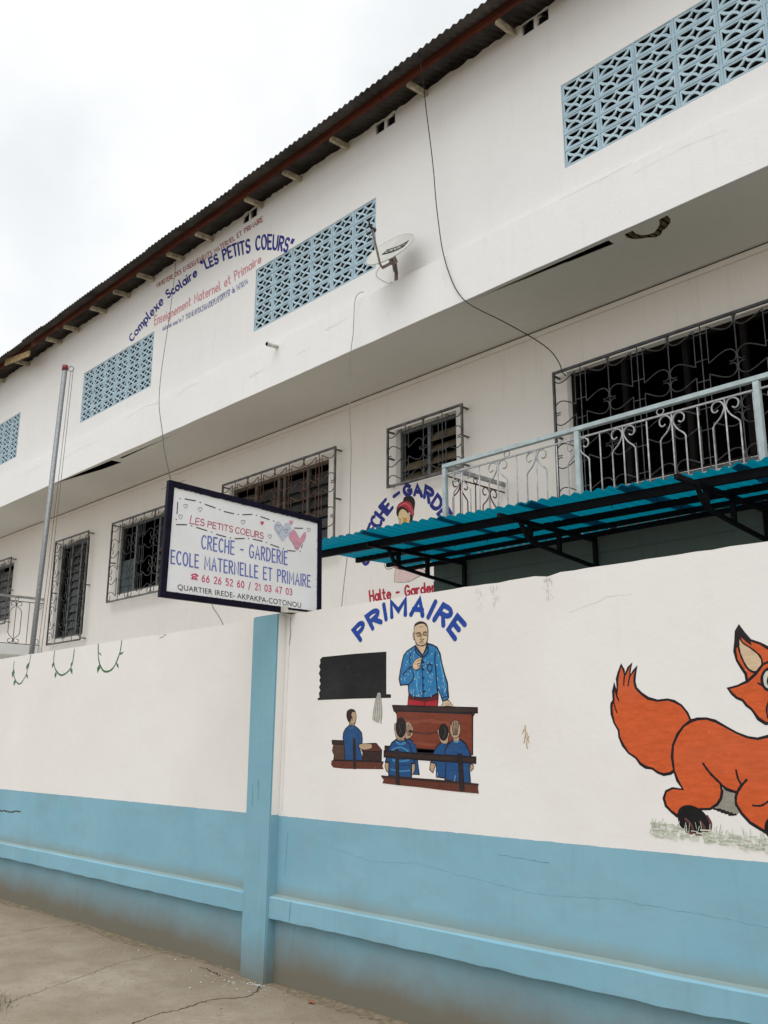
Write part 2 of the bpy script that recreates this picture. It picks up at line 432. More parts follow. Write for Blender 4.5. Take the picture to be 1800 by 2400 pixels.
# ------------------------------------------------------------------ stroke lettering
def A(cx, cy, rx, ry, a0, a1, n=None):
    n = n or max(4, int(abs(a1 - a0) / 22))
    return [(cx + rx * math.cos(math.radians(a0 + (a1 - a0) * i / n)), cy + ry * math.sin(math.radians(a0 + (a1 - a0) * i / n))) for i in range(n + 1)]
RB = [(.0, 1), (.22, 1)] + A(.24, .76, .25, .24, 90, -90) + [(0, .52)]
GL = {
 'A': (.6, [[(0, 0), (.3, 1), (.6, 0)], [(.1, .35), (.5, .35)]]), 'C': (.55, [A(.32, .5, .32, .5, 50, 310)]),
 'D': (.56, [[(0, 0), (0, 1), (.18, 1)] + A(.18, .5, .38, .5, 90, -90) + [(0, 0)]]), 'E': (.46, [[(.46, 1), (0, 1), (0, 0), (.46, 0)], [(0, .52), (.38, .52)]]),
 'G': (.6, [A(.32, .5, .32, .5, 48, 330) + [(.6, .46), (.36, .46)]]), 'H': (.54, [[(0, 0), (0, 1)], [(.54, 0), (.54, 1)], [(0, .5), (.54, .5)]]),
 'I': (.02, [[(0, 0), (0, 1)]]), 'L': (.42, [[(0, 1), (0, 0), (.42, 0)]]), 'M': (.72, [[(0, 0), (.03, 1), (.36, .3), (.69, 1), (.72, 0)]]),
 'N': (.55, [[(0, 0), (0, 1), (.55, 0), (.55, 1)]]), 'O': (.64, [A(.32, .5, .32, .5, 90, 450)]), 'P': (.49, [[(0, 0)] + RB]),
 'R': (.5, [[(0, 0)] + RB, [(.2, .52), (.5, 0)]]), 'S': (.48, [A(.25, .745, .23, .255, 35, 262) + A(.23, .255, .25, .255, 80, -150)]),
 'T': (.56, [[(0, 1), (.56, 1)], [(.28, 1), (.28, 0)]]), 'U': (.54, [[(0, 1), (0, .28)] + A(.27, .28, .27, .28, 180, 360) + [(.54, 1)]]),
 'a': (.5, [A(.24, .3, .24, .3, 20, 380), [(.5, .6), (.5, 0)]]), 'c': (.42, [A(.27, .3, .27, .3, 50, 310)]), 'd': (.5, [A(.24, .3, .24, .3, 20, 380), [(.5, 1), (.5, 0)]]),
 'e': (.5, [[(.02, .32), (.5, .32)] + A(.26, .3, .25, .3, 8, 315)]), 'é': (.5, [[(.02, .32), (.5, .32)] + A(.26, .3, .25, .3, 8, 315), [(.2, .75), (.36, .95)]]),
 'g': (.5, [A(.24, .3, .24, .3, 20, 380), [(.5, .6), (.5, -.12)] + A(.26, -.12, .24, .18, 0, -150)]), 'i': (.02, [[(0, .6), (0, 0)], [(0, .84), (0, .88)]]),
 'l': (.14, [[(0, 1), (0, .1), (.12, 0)]]), 'm': (.72, [[(0, .6), (0, 0)], [(0, .4)] + A(.18, .42, .18, .19, 180, 0) + [(.36, 0)], [(.36, .4)] + A(.54, .42, .18, .19, 180, 0) + [(.72, 0)]]),
 'n': (.42, [[(0, .6), (0, 0)], [(0, .38)] + A(.21, .4, .21, .2, 180, 0) + [(.42, 0)]]), 'o': (.54, [A(.27, .3, .27, .3, 90, 450)]), 'p': (.5, [[(0, -.32), (0, .6)], A(.26, .3, .24, .3, 160, -200)]),
 'r': (.32, [[(0, .6), (0, 0)], [(0, .35), (.1, .54), (.3, .6)]]), 's': (.36, [A(.18, .45, .17, .15, 30, 262) + A(.17, .15, .18, .15, 80, -150)]),
 't': (.34, [[(.13, .95), (.13, .08), (.3, 0)], [(-.02, .64), (.32, .64)]]), 'u': (.42, [[(0, .6), (0, .2)] + A(.21, .2, .21, .2, 180, 360) + [(.42, .6), (.42, 0)]]),
 'x': (.5, [A(-.05, .3, .2, .33, 70, -70), A(.55, .3, .2, .33, 110, 250), [(.15, .3), (.35, .3)]]),
 '0': (.5, [A(.25, .5, .25, .5, 90, 450)]), '1': (.25, [[(0, .75), (.2, 1), (.2, 0)]]), '2': (.48, [A(.24, .74, .23, .26, 160, -30) + [(.02, 0), (.48, 0)]]),
 '3': (.46, [A(.2, .75, .24, .25, 150, -90) + A(.2, .26, .26, .26, 90, -150)]), '4': (.5, [[(.38, 0), (.38, 1), (0, .3), (.5, .3)]]), '5': (.47, [[(.42, 1), (.04, 1), (.02, .56)] + A(.2, .33, .26, .33, 110, -140)]), '6': (.5, [A(.25, .3, .24, .3, 90, 450), [(.38, 1), (.1, .66), (.01, .32)]]), '7': (.46, [[(0, 1), (.46, 1), (.14, 0)]]), '/': (.35, [[(0, -.1), (.35, 1.05)]]),
 '-': (.45, [[(.05, .48), (.4, .48)]]), '°': (.2, [A(.1, .88, .09, .1, 90, 450)]), '“': (.3, [[(.02, 1), (.08, .76)], [(.2, 1), (.26, .76)]]), '”': (.3, [[(.08, 1), (.02, .76)], [(.26, 1), (.2, .76)]]), ' ': (.32, [])}
def rail(P, s):
    if s >= 1: d = 1 + (s - 1) * (len(P) - 1); i = len(P) - 2; t = 1 + (s - 1) * (len(P) - 1)
    else:
        x = max(0, s) * (len(P) - 1); i = min(int(x), len(P) - 2); t = x - i
    return Vector(P[i]).lerp(Vector(P[i + 1]), t)
def even(B, T, n=40):
    """re-sample baseline and cap line together so equal steps are equal lengths along the baseline"""
    Bs = catmull(B, False, 8); Ts = catmull(T, False, 8)
    d = [0]
    for a, b in zip(Bs, Bs[1:]): d.append(d[-1] + (Vector(b) - Vector(a)).length)
    ob, ot = [], []
    for k in range(n + 1):
        x = d[-1] * k / n; i = 0
        while i < len(d) - 2 and d[i + 1] < x: i += 1
        t = (x - d[i]) / max(1e-9, d[i + 1] - d[i])
        ob.append(tuple(Vector(Bs[i]).lerp(Vector(Bs[i + 1]), t))); ot.append(tuple(Vector(Ts[i]).lerp(Vector(Ts[i + 1]), t)))
    return ob, ot
def stroke_text(mb, txt, B, T, w, place, off, m, gap=.24, words=None):
    if words is not None and not words: words.append(mb)
    B, T = even(B, T)
    tot = sum(GL[c][0] + gap for c in txt) - gap
    x = 0; q = 0
    for ch in txt:
        wd, st = GL[ch]
        if ch == ' ' and words is not None:
            mb = MB(); words.append(mb)
        for s in st:
            pts = []
            for a, b in s:
                u = (x + a) / tot
                p, t = rail(B, u), rail(T, u)
                pts.append(tuple(p.lerp(t, b)))
            ribbon(mb, pts, w, place, off + .0001 * (q % 4), m, wob=.08)
            q += 1
        x += wd + gap
_fontcache = {}
def font_mesh(txt, bold, cond=1.0):
    key = (txt, bold)
    if key in _fontcache: return _fontcache[key]
    cu = bpy.data.curves.new('t', 'FONT'); cu.body = txt; cu.size = 1; cu.offset = bold; cu.resolution_u = 3
    cu.space_character = 1.04 if bold < .014 and bold != .012 and bold > -.005 else 1.06
    if bold in (.022, .012, -.008): cu.space_character = 1.08
    ob = bpy.data.objects.new('t', cu); col.objects.link(ob); bpy.context.view_layer.update()
    me = bpy.data.meshes.new_from_object(ob.evaluated_get(bpy.context.evaluated_depsgraph_get()))
    V = [(v.co.x, v.co.y) for v in me.vertices]; Fc = [tuple(p.vertices) for p in me.polygons]
    bpy.data.objects.remove(ob); bpy.data.curves.remove(cu); bpy.data.meshes.remove(me)
    _fontcache[key] = (V, Fc); return V, Fc
def font_text(mb, txt, B, T, place, off, m, bold=0.0, ext=None):
    V, Fc = font_mesh(txt, bold)
    V0 = font_mesh(txt, ext)[0] if ext is not None else V
    x0 = min(v[0] for v in V0); x1 = max(v[0] for v in V0); h = max(v[1] for v in V0)
    i = len(mb.v)
    for a, b in V:
        s = (a - x0) / (x1 - x0); x = s * (len(B) - 1); k = max(0, min(int(x), len(B) - 2)); t = x - k
        p = Vector(B[k]) * (1 - t) + Vector(B[k + 1]) * t; q = Vector(T[k]) * (1 - t) + Vector(T[k + 1]) * t
        r = p + (q - p) * (b / h)
        mb.v.append(tuple(place(r.x, r.y, off)))
    for f in Fc: mb.f.append(tuple(i + q for q in f)); mb.m.append(m)

MURALS = {'painted_blackboard': [[('F','board',0,[(-5.119,2.189),(-4.78,2.19),(-4.461,2.184),(-4.46,1.909),(-4.416,1.906),(-4.416,1.884),(-4.774,1.889),(-5.16,1.891),(-5.161,1.905),(-5.141,1.908),(-5.149,1.94),(-5.133,1.956),(-5.149,1.98),(-5.132,2.004),(-5.148,2.028),(-5.136,2.048),(-5.155,2.077),(-5.138,2.101),(-5.154,2.127),(-5.139,2.149),(-5.145,2.173)],None),
('F','chalk',1,[(-4.546,1.916),(-4.515,1.915),(-4.508,1.873),(-4.499,1.829),(-4.494,1.784),(-4.509,1.717),(-4.522,1.741),(-4.533,1.726),(-4.561,1.734),(-4.589,1.751),(-4.584,1.794),(-4.57,1.845),(-4.559,1.882)],None),
('L','ink',1,[(-4.543,1.912),(-4.558,1.838),(-4.572,1.741)],.003),
('L','ink',1,[(-4.532,1.911),(-4.541,1.837),(-4.549,1.734)],.003),
('L','ink',1,[(-4.523,1.91),(-4.521,1.837),(-4.529,1.73)],.003),
('L','ink',1,[(-4.516,1.911),(-4.503,1.836),(-4.509,1.722)],.003),
('L','ink',1,[(-4.546,1.916),(-4.568,1.86),(-4.583,1.801),(-4.589,1.751)],.003),
('L','faint',1,[(-5.086,2.163),(-5.041,2.128),(-5.044,2.096),(-5.09,2.078)],.002),
('L','faint',1,[(-4.753,2.048),(-4.73,2.041),(-4.695,2.018)],.002)]],'painted_pupil': [[('F','rust',0,[(-4.998,1.484),(-4.744,1.481),(-4.482,1.482),(-4.493,1.458),(-4.482,1.437),(-4.63,1.435),(-4.859,1.432),(-4.978,1.437),(-5.003,1.455)],None),
('F','brown2',0,[(-4.995,1.616),(-4.746,1.61),(-4.744,1.482),(-4.982,1.483),(-4.976,1.517),(-4.996,1.547),(-4.985,1.585)],None),
('F','brown3',0,[(-4.998,1.617),(-4.735,1.612),(-4.734,1.585),(-4.995,1.591)],.006),
('F','brown3',0,[(-4.685,1.55),(-4.501,1.554),(-4.503,1.486),(-4.684,1.482)],.006),
('F','rustd',0,[(-4.7,1.59),(-4.632,1.596),(-4.554,1.598),(-4.501,1.557),(-4.507,1.548),(-4.693,1.547)],.006),
('L','ink',0,[(-4.98,1.485),(-4.767,1.486),(-4.487,1.482)],.01),
('F','navyb',0,[(-4.818,1.716),(-4.771,1.714),(-4.724,1.689),(-4.695,1.665),(-4.687,1.624),(-4.691,1.595),(-4.732,1.59),(-4.705,1.549),(-4.681,1.489),(-4.778,1.486),(-4.86,1.488),(-4.872,1.601),(-4.884,1.631),(-4.881,1.665),(-4.859,1.692)],.007),
('L','ink',1,[(-4.733,1.661),(-4.723,1.624),(-4.732,1.59)],.005),
('F','skin2',1,[(-4.717,1.59),(-4.677,1.596),(-4.632,1.596),(-4.598,1.591),(-4.594,1.571),(-4.631,1.559),(-4.688,1.557),(-4.717,1.57)],.004),
('F','skin2',0,[(-4.819,1.752),(-4.757,1.736),(-4.771,1.712),(-4.82,1.716)],.004),
('F','skin2',1,[(-4.849,1.787),(-4.838,1.812),(-4.802,1.821),(-4.767,1.811),(-4.752,1.782),(-4.753,1.748),(-4.769,1.728),(-4.8,1.723),(-4.828,1.741),(-4.845,1.764)],.004),
('F','hair',1,[(-4.851,1.782),(-4.844,1.81),(-4.808,1.823),(-4.771,1.816),(-4.761,1.8),(-4.787,1.802),(-4.8,1.786),(-4.793,1.766),(-4.802,1.751),(-4.811,1.736),(-4.83,1.739),(-4.845,1.759)],None),
('L','brown3',1,[(-4.795,1.771),(-4.786,1.76),(-4.793,1.744)],.004),
('L','navyl',1,[(-4.829,1.703),(-4.8,1.695),(-4.773,1.702)],.005),
('F','brown4',0,[(-4.781,1.629),(-4.757,1.63),(-4.748,1.434),(-4.773,1.433)],.004)]],'painted_desk': [[('F','rustr',0,[(-4.362,1.799),(-3.719,1.769),(-3.723,1.537),(-3.746,1.531),(-4.36,1.549)],.006),
('L','rustl',1,[(-4.307,1.738),(-4.204,1.729),(-4.073,1.735),(-3.909,1.712)],.02),
('L','rustd',1,[(-4.245,1.673),(-4.114,1.658),(-3.967,1.668)],.018),
('L','rustl',1,[(-4.205,1.603),(-4.075,1.589),(-4.026,1.593)],.015),
('F','brown4',0,[(-4.39,1.803),(-4.358,1.801),(-4.358,1.76),(-4.364,1.778)],None),
('F','brown4',0,[(-3.727,1.77),(-3.697,1.774),(-3.714,1.753),(-3.721,1.537),(-3.73,1.537)],None),
('F','brown3',0,[(-4.401,1.835),(-4.023,1.819),(-3.681,1.804),(-3.681,1.775),(-4.023,1.787),(-4.387,1.801)],.008)]],'painted_teacher': [[('F','redt',0,[(-4.257,1.888),(-3.995,1.897),(-3.998,1.859),(-4.003,1.818),(-4.263,1.832)],.006),
('F','maroon',0,[(-4.255,1.899),(-3.998,1.897),(-4.003,1.864),(-4.102,1.852),(-4.247,1.872)],.005),
('L','ink',1,[(-4.112,1.851),(-4.114,1.823)],.004),
('F','skin',0,[(-4.189,2.219),(-4.088,2.218),(-4.104,2.177),(-4.128,2.141),(-4.16,2.173)],.004),
('F','shirt',0,[(-4.191,2.205),(-4.171,2.174),(-4.13,2.136),(-4.099,2.169),(-4.083,2.209),(-4.038,2.197),(-4.004,2.181),(-3.978,2.14),(-3.963,2.082),(-3.94,2.01),(-3.919,1.96),(-3.909,1.87),(-3.93,1.855),(-3.959,1.849),(-3.975,1.886),(-3.997,1.922),(-4.004,1.897),(-4.072,1.876),(-4.142,1.873),(-4.219,1.885),(-4.253,1.906),(-4.257,1.963),(-4.291,1.962),(-4.328,1.962),(-4.341,2.0),(-4.33,2.048),(-4.315,2.102),(-4.298,2.149),(-4.27,2.173),(-4.233,2.189)],.009),
('L','navyl',1,[(-4.302,2.101),(-4.318,2.058),(-4.323,2.007)],.014),
('L','pale2',1,[(-4.192,2.11),(-4.202,2.052),(-4.192,1.994)],.012),
('L','pale2',1,[(-4.171,2.036),(-4.182,1.964),(-4.172,1.907)],.012),
('L','pale2',1,[(-3.975,2.083),(-3.957,2.011),(-3.939,1.94)],.01),
('L','pale',0,[(-4.234,2.174),(-4.235,2.166)],.0045),
('L','pale',0,[(-3.948,1.934),(-3.946,1.926)],.0045),
('L','pale',0,[(-4.104,2.108),(-4.107,2.102)],.0045),
('L','pale',0,[(-3.984,1.933),(-3.982,1.926)],.0045),
('L','pale',0,[(-4.202,2.0),(-4.201,1.989)],.0045),
('L','pale',0,[(-4.076,1.98),(-4.076,1.972)],.0045),
('L','pale',0,[(-3.941,1.913),(-3.941,1.905)],.0045),
('L','pale',0,[(-3.95,2.005),(-3.948,1.995)],.0045),
('L','pale',0,[(-4.117,2.065),(-4.116,2.056)],.0045),
('L','pale',0,[(-4.267,2.109),(-4.264,2.102)],.0045),
('L','pale',0,[(-4.318,2.005),(-4.32,1.996)],.0045),
('L','pale',0,[(-4.132,2.089),(-4.128,2.081)],.0045),
('L','pale',0,[(-4.157,2.136),(-4.156,2.128)],.0045),
('L','pale',0,[(-4.183,1.96),(-4.184,1.951)],.0045),
('L','pale',0,[(-4.01,1.995),(-4.012,1.987)],.0045),
('L','pale',0,[(-4.26,2.058),(-4.264,2.048)],.0045),
('L','pale',0,[(-3.958,1.885),(-3.956,1.874)],.0045),
('L','pale',0,[(-4.16,1.896),(-4.159,1.885)],.0045),
('L','pale',0,[(-4.209,2.143),(-4.209,2.136)],.0045),
('L','pale',0,[(-4.172,1.89),(-4.173,1.884)],.0045),
('L','pale',0,[(-4.001,2.075),(-4.003,2.068)],.0045),
('L','pale',0,[(-4.045,2.146),(-4.048,2.137)],.0045),
('L','pale',0,[(-4.284,2.036),(-4.282,2.027)],.0045),
('L','pale',0,[(-4.232,2.072),(-4.236,2.063)],.0045),
('L','pale',0,[(-4.229,1.916),(-4.227,1.906)],.0045),
('L','pale',0,[(-4.231,2.139),(-4.233,2.128)],.0045),
('L','pale',0,[(-3.954,1.98),(-3.952,1.97)],.0045),
('L','pale',0,[(-3.956,1.895),(-3.957,1.885)],.0045),
('L','pale',0,[(-3.996,1.985),(-3.993,1.976)],.0045),
('L','pale',0,[(-4.056,1.974),(-4.058,1.963)],.0045),
('L','pale',0,[(-3.927,1.882),(-3.926,1.876)],.0045),
('L','pale',0,[(-4.064,2.012),(-4.062,2.001)],.0045),
('L','pale',0,[(-3.992,1.941),(-3.989,1.932)],.0045),
('L','pale',0,[(-4.047,2.088),(-4.044,2.077)],.0045),
('L','pale',0,[(-4.133,2.029),(-4.137,2.023)],.0045),
('L','pale',0,[(-4.08,2.039),(-4.078,2.029)],.0045),
('L','pale',0,[(-4.277,2.09),(-4.275,2.081)],.0045),
('L','pale',0,[(-4.102,2.074),(-4.099,2.066)],.0045),
('L','pale',0,[(-4.235,2.047),(-4.231,2.04)],.0045),
('L','pale',0,[(-4.288,2.006),(-4.285,1.996)],.0045),
('L','pale',0,[(-4.149,1.923),(-4.147,1.916)],.0045),
('L','pale',0,[(-4.206,1.932),(-4.207,1.921)],.0045),
('L','pale',0,[(-4.26,2.16),(-4.26,2.152)],.0045),
('L','pale',0,[(-4.104,1.906),(-4.102,1.9)],.0045),
('L','pale',0,[(-4.201,2.026),(-4.202,2.016)],.0045),
('L','pale',0,[(-4.231,1.929),(-4.232,1.919)],.0045),
('L','pale',0,[(-4.046,1.998),(-4.048,1.987)],.0045),
('L','pale',0,[(-4.136,1.905),(-4.137,1.895)],.0045),
('L','pale',0,[(-4.001,1.995),(-4.001,1.988)],.0045),
('L','pale',0,[(-4.006,2.075),(-4.005,2.068)],.0045),
('L','pale',0,[(-3.99,2.133),(-3.987,2.125)],.0045),
('L','pale',0,[(-4.088,2.084),(-4.087,2.077)],.0045),
('L','pale',0,[(-4.163,1.898),(-4.166,1.889)],.0045),
('L','pale',0,[(-4.195,2.106),(-4.198,2.1)],.0045),
('L','pale',0,[(-3.935,1.924),(-3.933,1.914)],.0045),
('L','pale',0,[(-4.085,2.037),(-4.084,2.026)],.0045),
('L','pale',0,[(-4.287,1.996),(-4.285,1.985)],.0045),
('L','pale',0,[(-4.072,1.928),(-4.073,1.918)],.0045),
('L','pale',0,[(-4.161,2.007),(-4.158,1.997)],.0045),
('L','pale',0,[(-4.202,2.129),(-4.203,2.12)],.0045),
('L','pale',0,[(-4.163,2.071),(-4.16,2.063)],.0045),
('L','pale',0,[(-4.257,2.031),(-4.256,2.021)],.0045),
('L','pale',0,[(-4.179,1.894),(-4.179,1.887)],.0045),
('L','pale',0,[(-4.076,2.095),(-4.079,2.088)],.0045),
('L','pale',0,[(-3.958,1.941),(-3.961,1.934)],.0045),
('L','pale',0,[(-4.208,1.896),(-4.21,1.886)],.0045),
('L','pale',0,[(-4.044,2.018),(-4.041,2.01)],.0045),
('L','pale',0,[(-4.199,2.165),(-4.202,2.154)],.0045),
('L','pale',0,[(-4.212,1.915),(-4.21,1.904)],.0045),
('L','pale',0,[(-4.057,1.889),(-4.054,1.879)],.0045),
('L','ink2',1,[(-4.017,2.153),(-4.022,2.1),(-4.014,2.042),(-4.009,1.971),(-4.002,1.915)],.008),
('L','ink2',1,[(-4.218,2.076),(-4.254,2.062),(-4.302,2.028)],.007),
('L','ink2',1,[(-4.259,1.96),(-4.218,1.988),(-4.202,2.023)],.007),
('L','ink2',1,[(-4.233,2.16),(-4.241,2.127),(-4.238,2.09)],.006),
('L','ink2',1,[(-4.191,2.203),(-4.183,2.164),(-4.13,2.129),(-4.081,2.155),(-4.083,2.207)],.009),
('L','ink2',1,[(-4.128,2.131),(-4.133,2.048),(-4.126,1.962),(-4.126,1.877)],.007),
('L','ink2',0,[(-4.087,2.078),(-4.045,2.077),(-4.048,2.044),(-4.068,2.029),(-4.084,2.044),(-4.087,2.078)],.006),
('L','ink2',0,[(-4.069,2.092),(-4.07,2.079)],.005),
('L','ink2',1,[(-3.969,1.868),(-3.94,1.876),(-3.911,1.878)],.006),
('L','ink2',1,[(-3.963,1.913),(-3.954,1.882)],.005),
('L','ink2',1,[(-3.924,1.919),(-3.917,1.884)],.005),
('L','ink2',1,[(-4.244,2.075),(-4.218,2.046),(-4.208,2.027)],.005),
('F','ink',0,[(-4.114,2.096),(-4.117,2.092),(-4.123,2.09),(-4.129,2.093),(-4.132,2.097),(-4.129,2.102),(-4.123,2.103),(-4.116,2.101)],None),
('F','ink',0,[(-4.113,2.051),(-4.116,2.047),(-4.122,2.045),(-4.129,2.047),(-4.131,2.052),(-4.129,2.056),(-4.122,2.058),(-4.116,2.056)],None),
('F','ink',0,[(-4.112,1.997),(-4.114,1.993),(-4.121,1.991),(-4.127,1.993),(-4.13,1.998),(-4.127,2.002),(-4.121,2.004),(-4.114,2.002)],None),
('F','ink',0,[(-4.112,1.953),(-4.115,1.948),(-4.121,1.947),(-4.128,1.949),(-4.13,1.954),(-4.128,1.958),(-4.121,1.96),(-4.115,1.957)],None),
('F','ink',0,[(-4.104,1.913),(-4.107,1.908),(-4.113,1.907),(-4.12,1.909),(-4.122,1.913),(-4.12,1.918),(-4.113,1.919),(-4.107,1.917)],None),
('F','skin',1,[(-4.128,2.125),(-4.136,2.115),(-4.142,2.092),(-4.149,2.069),(-4.166,2.054),(-4.192,2.051),(-4.21,2.064),(-4.217,2.082),(-4.202,2.104),(-4.181,2.119),(-4.152,2.124)],.004),
('L','brown3',1,[(-4.142,2.113),(-4.171,2.105)],.004),
('L','brown3',1,[(-4.146,2.092),(-4.169,2.088),(-4.171,2.079)],.004),
('L','brown3',1,[(-4.151,2.077),(-4.171,2.071)],.004),
('F','skin',0,[(-3.953,1.849),(-3.91,1.856),(-3.892,1.838),(-3.867,1.815),(-3.917,1.819),(-3.976,1.818),(-3.959,1.83)],.004),
('L','brown3',1,[(-3.916,1.839),(-3.899,1.82)],.003),
('L','brown3',1,[(-3.931,1.836),(-3.921,1.82)],.003),
('F','skin',1,[(-4.197,2.283),(-4.21,2.284),(-4.207,2.252),(-4.191,2.242)],.004),
('F','skin',1,[(-4.201,2.294),(-4.198,2.329),(-4.178,2.347),(-4.138,2.352),(-4.097,2.337),(-4.08,2.306),(-4.079,2.262),(-4.088,2.221),(-4.107,2.203),(-4.14,2.2),(-4.175,2.212),(-4.193,2.242),(-4.199,2.272)],.005),
('F','hair',1,[(-4.197,2.325),(-4.18,2.347),(-4.138,2.353),(-4.093,2.337),(-4.081,2.308),(-4.11,2.334),(-4.147,2.338),(-4.18,2.331)],None),
('L','gold',0,[(-4.178,2.282),(-4.139,2.277),(-4.141,2.258),(-4.172,2.262),(-4.178,2.282)],.0055),
('L','gold',0,[(-4.118,2.28),(-4.087,2.28),(-4.089,2.261),(-4.115,2.261),(-4.118,2.28)],.0055),
('L','gold',1,[(-4.139,2.271),(-4.118,2.271)],.0045),
('L','gold',1,[(-4.205,2.286),(-4.178,2.28)],.0045),
('F','ink',0,[(-4.166,2.274),(-4.142,2.27),(-4.149,2.265),(-4.16,2.266)],None),
('F','ink',0,[(-4.114,2.272),(-4.094,2.273),(-4.1,2.267),(-4.11,2.267)],None),
('L','brown3',1,[(-4.172,2.287),(-4.141,2.282)],.003),
('L','brown3',1,[(-4.116,2.285),(-4.092,2.285)],.003),
('L','brown3',1,[(-4.131,2.265),(-4.133,2.248),(-4.145,2.243),(-4.137,2.236),(-4.117,2.236),(-4.113,2.244)],.004),
('L','brown3',1,[(-4.152,2.217),(-4.143,2.227),(-4.129,2.228),(-4.117,2.22)],.004),
('L','brown3',1,[(-4.144,2.215),(-4.133,2.218),(-4.125,2.213)],.003),
('L','brown3',1,[(-4.159,2.32),(-4.123,2.32)],.002)]],'painted_pupils': [[('F','brown3',0,[(-4.472,1.582),(-4.205,1.569),(-3.94,1.559),(-3.945,1.528),(-4.472,1.544)],.006),
('F','navyb',0,[(-4.281,1.629),(-4.225,1.618),(-4.194,1.589),(-4.183,1.554),(-4.175,1.485),(-4.162,1.413),(-4.246,1.414)],.006),
('F','skin2',1,[(-4.276,1.725),(-4.25,1.73),(-4.226,1.712),(-4.214,1.684),(-4.221,1.652),(-4.243,1.631),(-4.281,1.629),(-4.295,1.673)],.004),
('L','ink',1,[(-4.273,1.711),(-4.268,1.68),(-4.262,1.645)],.005),
('L','ink',1,[(-4.258,1.721),(-4.256,1.68),(-4.254,1.645)],.005),
('L','ink',1,[(-4.243,1.721),(-4.244,1.68),(-4.246,1.645)],.005),
('L','ink',1,[(-4.227,1.71),(-4.233,1.68),(-4.239,1.645)],.005),
('F','skin2',0,[(-4.464,1.486),(-4.425,1.48),(-4.438,1.419),(-4.457,1.427),(-4.471,1.455)],.005),
('F','skin2',0,[(-4.234,1.478),(-4.199,1.479),(-4.201,1.437),(-4.218,1.411),(-4.234,1.42)],.005),
('F','navyb',0,[(-4.36,1.625),(-4.292,1.624),(-4.251,1.596),(-4.23,1.554),(-4.215,1.519),(-4.2,1.479),(-4.231,1.475),(-4.231,1.39),(-4.328,1.392),(-4.435,1.399),(-4.432,1.48),(-4.466,1.483),(-4.45,1.53),(-4.434,1.566),(-4.406,1.602)],.009),
('F','skin2',0,[(-4.368,1.645),(-4.292,1.641),(-4.295,1.615),(-4.355,1.618)],.004),
('F','skin2',1,[(-4.373,1.721),(-4.383,1.703),(-4.379,1.673),(-4.362,1.631),(-4.292,1.629),(-4.276,1.673),(-4.274,1.709)],.004),
('F','hair2',0,[(-4.276,1.696),(-4.279,1.674),(-4.287,1.655),(-4.3,1.641),(-4.316,1.633),(-4.332,1.633),(-4.348,1.641),(-4.361,1.655),(-4.37,1.675),(-4.373,1.697),(-4.37,1.719),(-4.361,1.739),(-4.348,1.753),(-4.332,1.76),(-4.316,1.76),(-4.3,1.752),(-4.287,1.738),(-4.279,1.718)],None),
('L','faint',1,[(-4.339,1.717),(-4.328,1.674),(-4.337,1.659)],.006),
('L','shirtl',1,[(-4.402,1.559),(-4.328,1.574),(-4.261,1.553)],.012),
('L','shirtl',1,[(-4.397,1.495),(-4.328,1.489),(-4.251,1.497)],.012),
('L','shirtl',1,[(-4.412,1.438),(-4.328,1.429),(-4.246,1.435)],.01),
('L','ink2',1,[(-4.413,1.523),(-4.328,1.535),(-4.246,1.518)],.004),
('L','ink2',1,[(-4.328,1.461),(-4.277,1.469),(-4.24,1.463)],.004),
('L','shirtl',1,[(-4.365,1.606),(-4.328,1.592),(-4.287,1.602)],.014),
('F','skin2',0,[(-4.066,1.488),(-4.021,1.479),(-4.047,1.426),(-4.074,1.444)],.005),
('F','navyb',0,[(-3.982,1.603),(-3.911,1.603),(-3.914,1.396),(-4.019,1.403),(-4.018,1.479),(-4.066,1.487),(-4.041,1.542),(-4.016,1.577)],.007),
('F','skin2',1,[(-3.998,1.682),(-4.004,1.665),(-3.991,1.631),(-3.968,1.6),(-3.925,1.6),(-3.915,1.637),(-3.91,1.664)],.004),
('F','hair2',0,[(-3.913,1.666),(-3.916,1.648),(-3.924,1.633),(-3.935,1.621),(-3.948,1.615),(-3.962,1.615),(-3.976,1.621),(-3.987,1.633),(-3.994,1.648),(-3.996,1.666),(-3.993,1.684),(-3.986,1.7),(-3.974,1.711),(-3.961,1.717),(-3.946,1.717),(-3.933,1.711),(-3.922,1.699),(-3.916,1.683)],None),
('L','faint',1,[(-3.947,1.692),(-3.938,1.665),(-3.958,1.631)],.006),
('F','skin2',0,[(-3.749,1.487),(-3.722,1.479),(-3.719,1.459),(-3.739,1.443)],.005),
('F','navyb',0,[(-3.878,1.62),(-3.817,1.622),(-3.781,1.601),(-3.754,1.564),(-3.739,1.532),(-3.736,1.492),(-3.753,1.466),(-3.744,1.375),(-3.85,1.377),(-3.947,1.388),(-3.936,1.475),(-3.945,1.556),(-3.92,1.593)],.009),
('F','skin2',0,[(-3.882,1.651),(-3.828,1.651),(-3.828,1.617),(-3.85,1.604),(-3.873,1.617)],.004),
('F','skin2',0,[(-3.816,1.683),(-3.819,1.664),(-3.826,1.648),(-3.838,1.636),(-3.852,1.63),(-3.867,1.63),(-3.881,1.636),(-3.892,1.648),(-3.899,1.665),(-3.902,1.683),(-3.899,1.702),(-3.891,1.718),(-3.879,1.73),(-3.865,1.736),(-3.85,1.736),(-3.836,1.73),(-3.825,1.717),(-3.818,1.701)],.004),
('L','ink',1,[(-3.887,1.721),(-3.881,1.688),(-3.874,1.649)],.006),
('L','ink',1,[(-3.872,1.731),(-3.869,1.688),(-3.867,1.649)],.006),
('L','ink',1,[(-3.858,1.734),(-3.858,1.688),(-3.859,1.649)],.006),
('L','ink',1,[(-3.843,1.731),(-3.847,1.688),(-3.852,1.649)],.006),
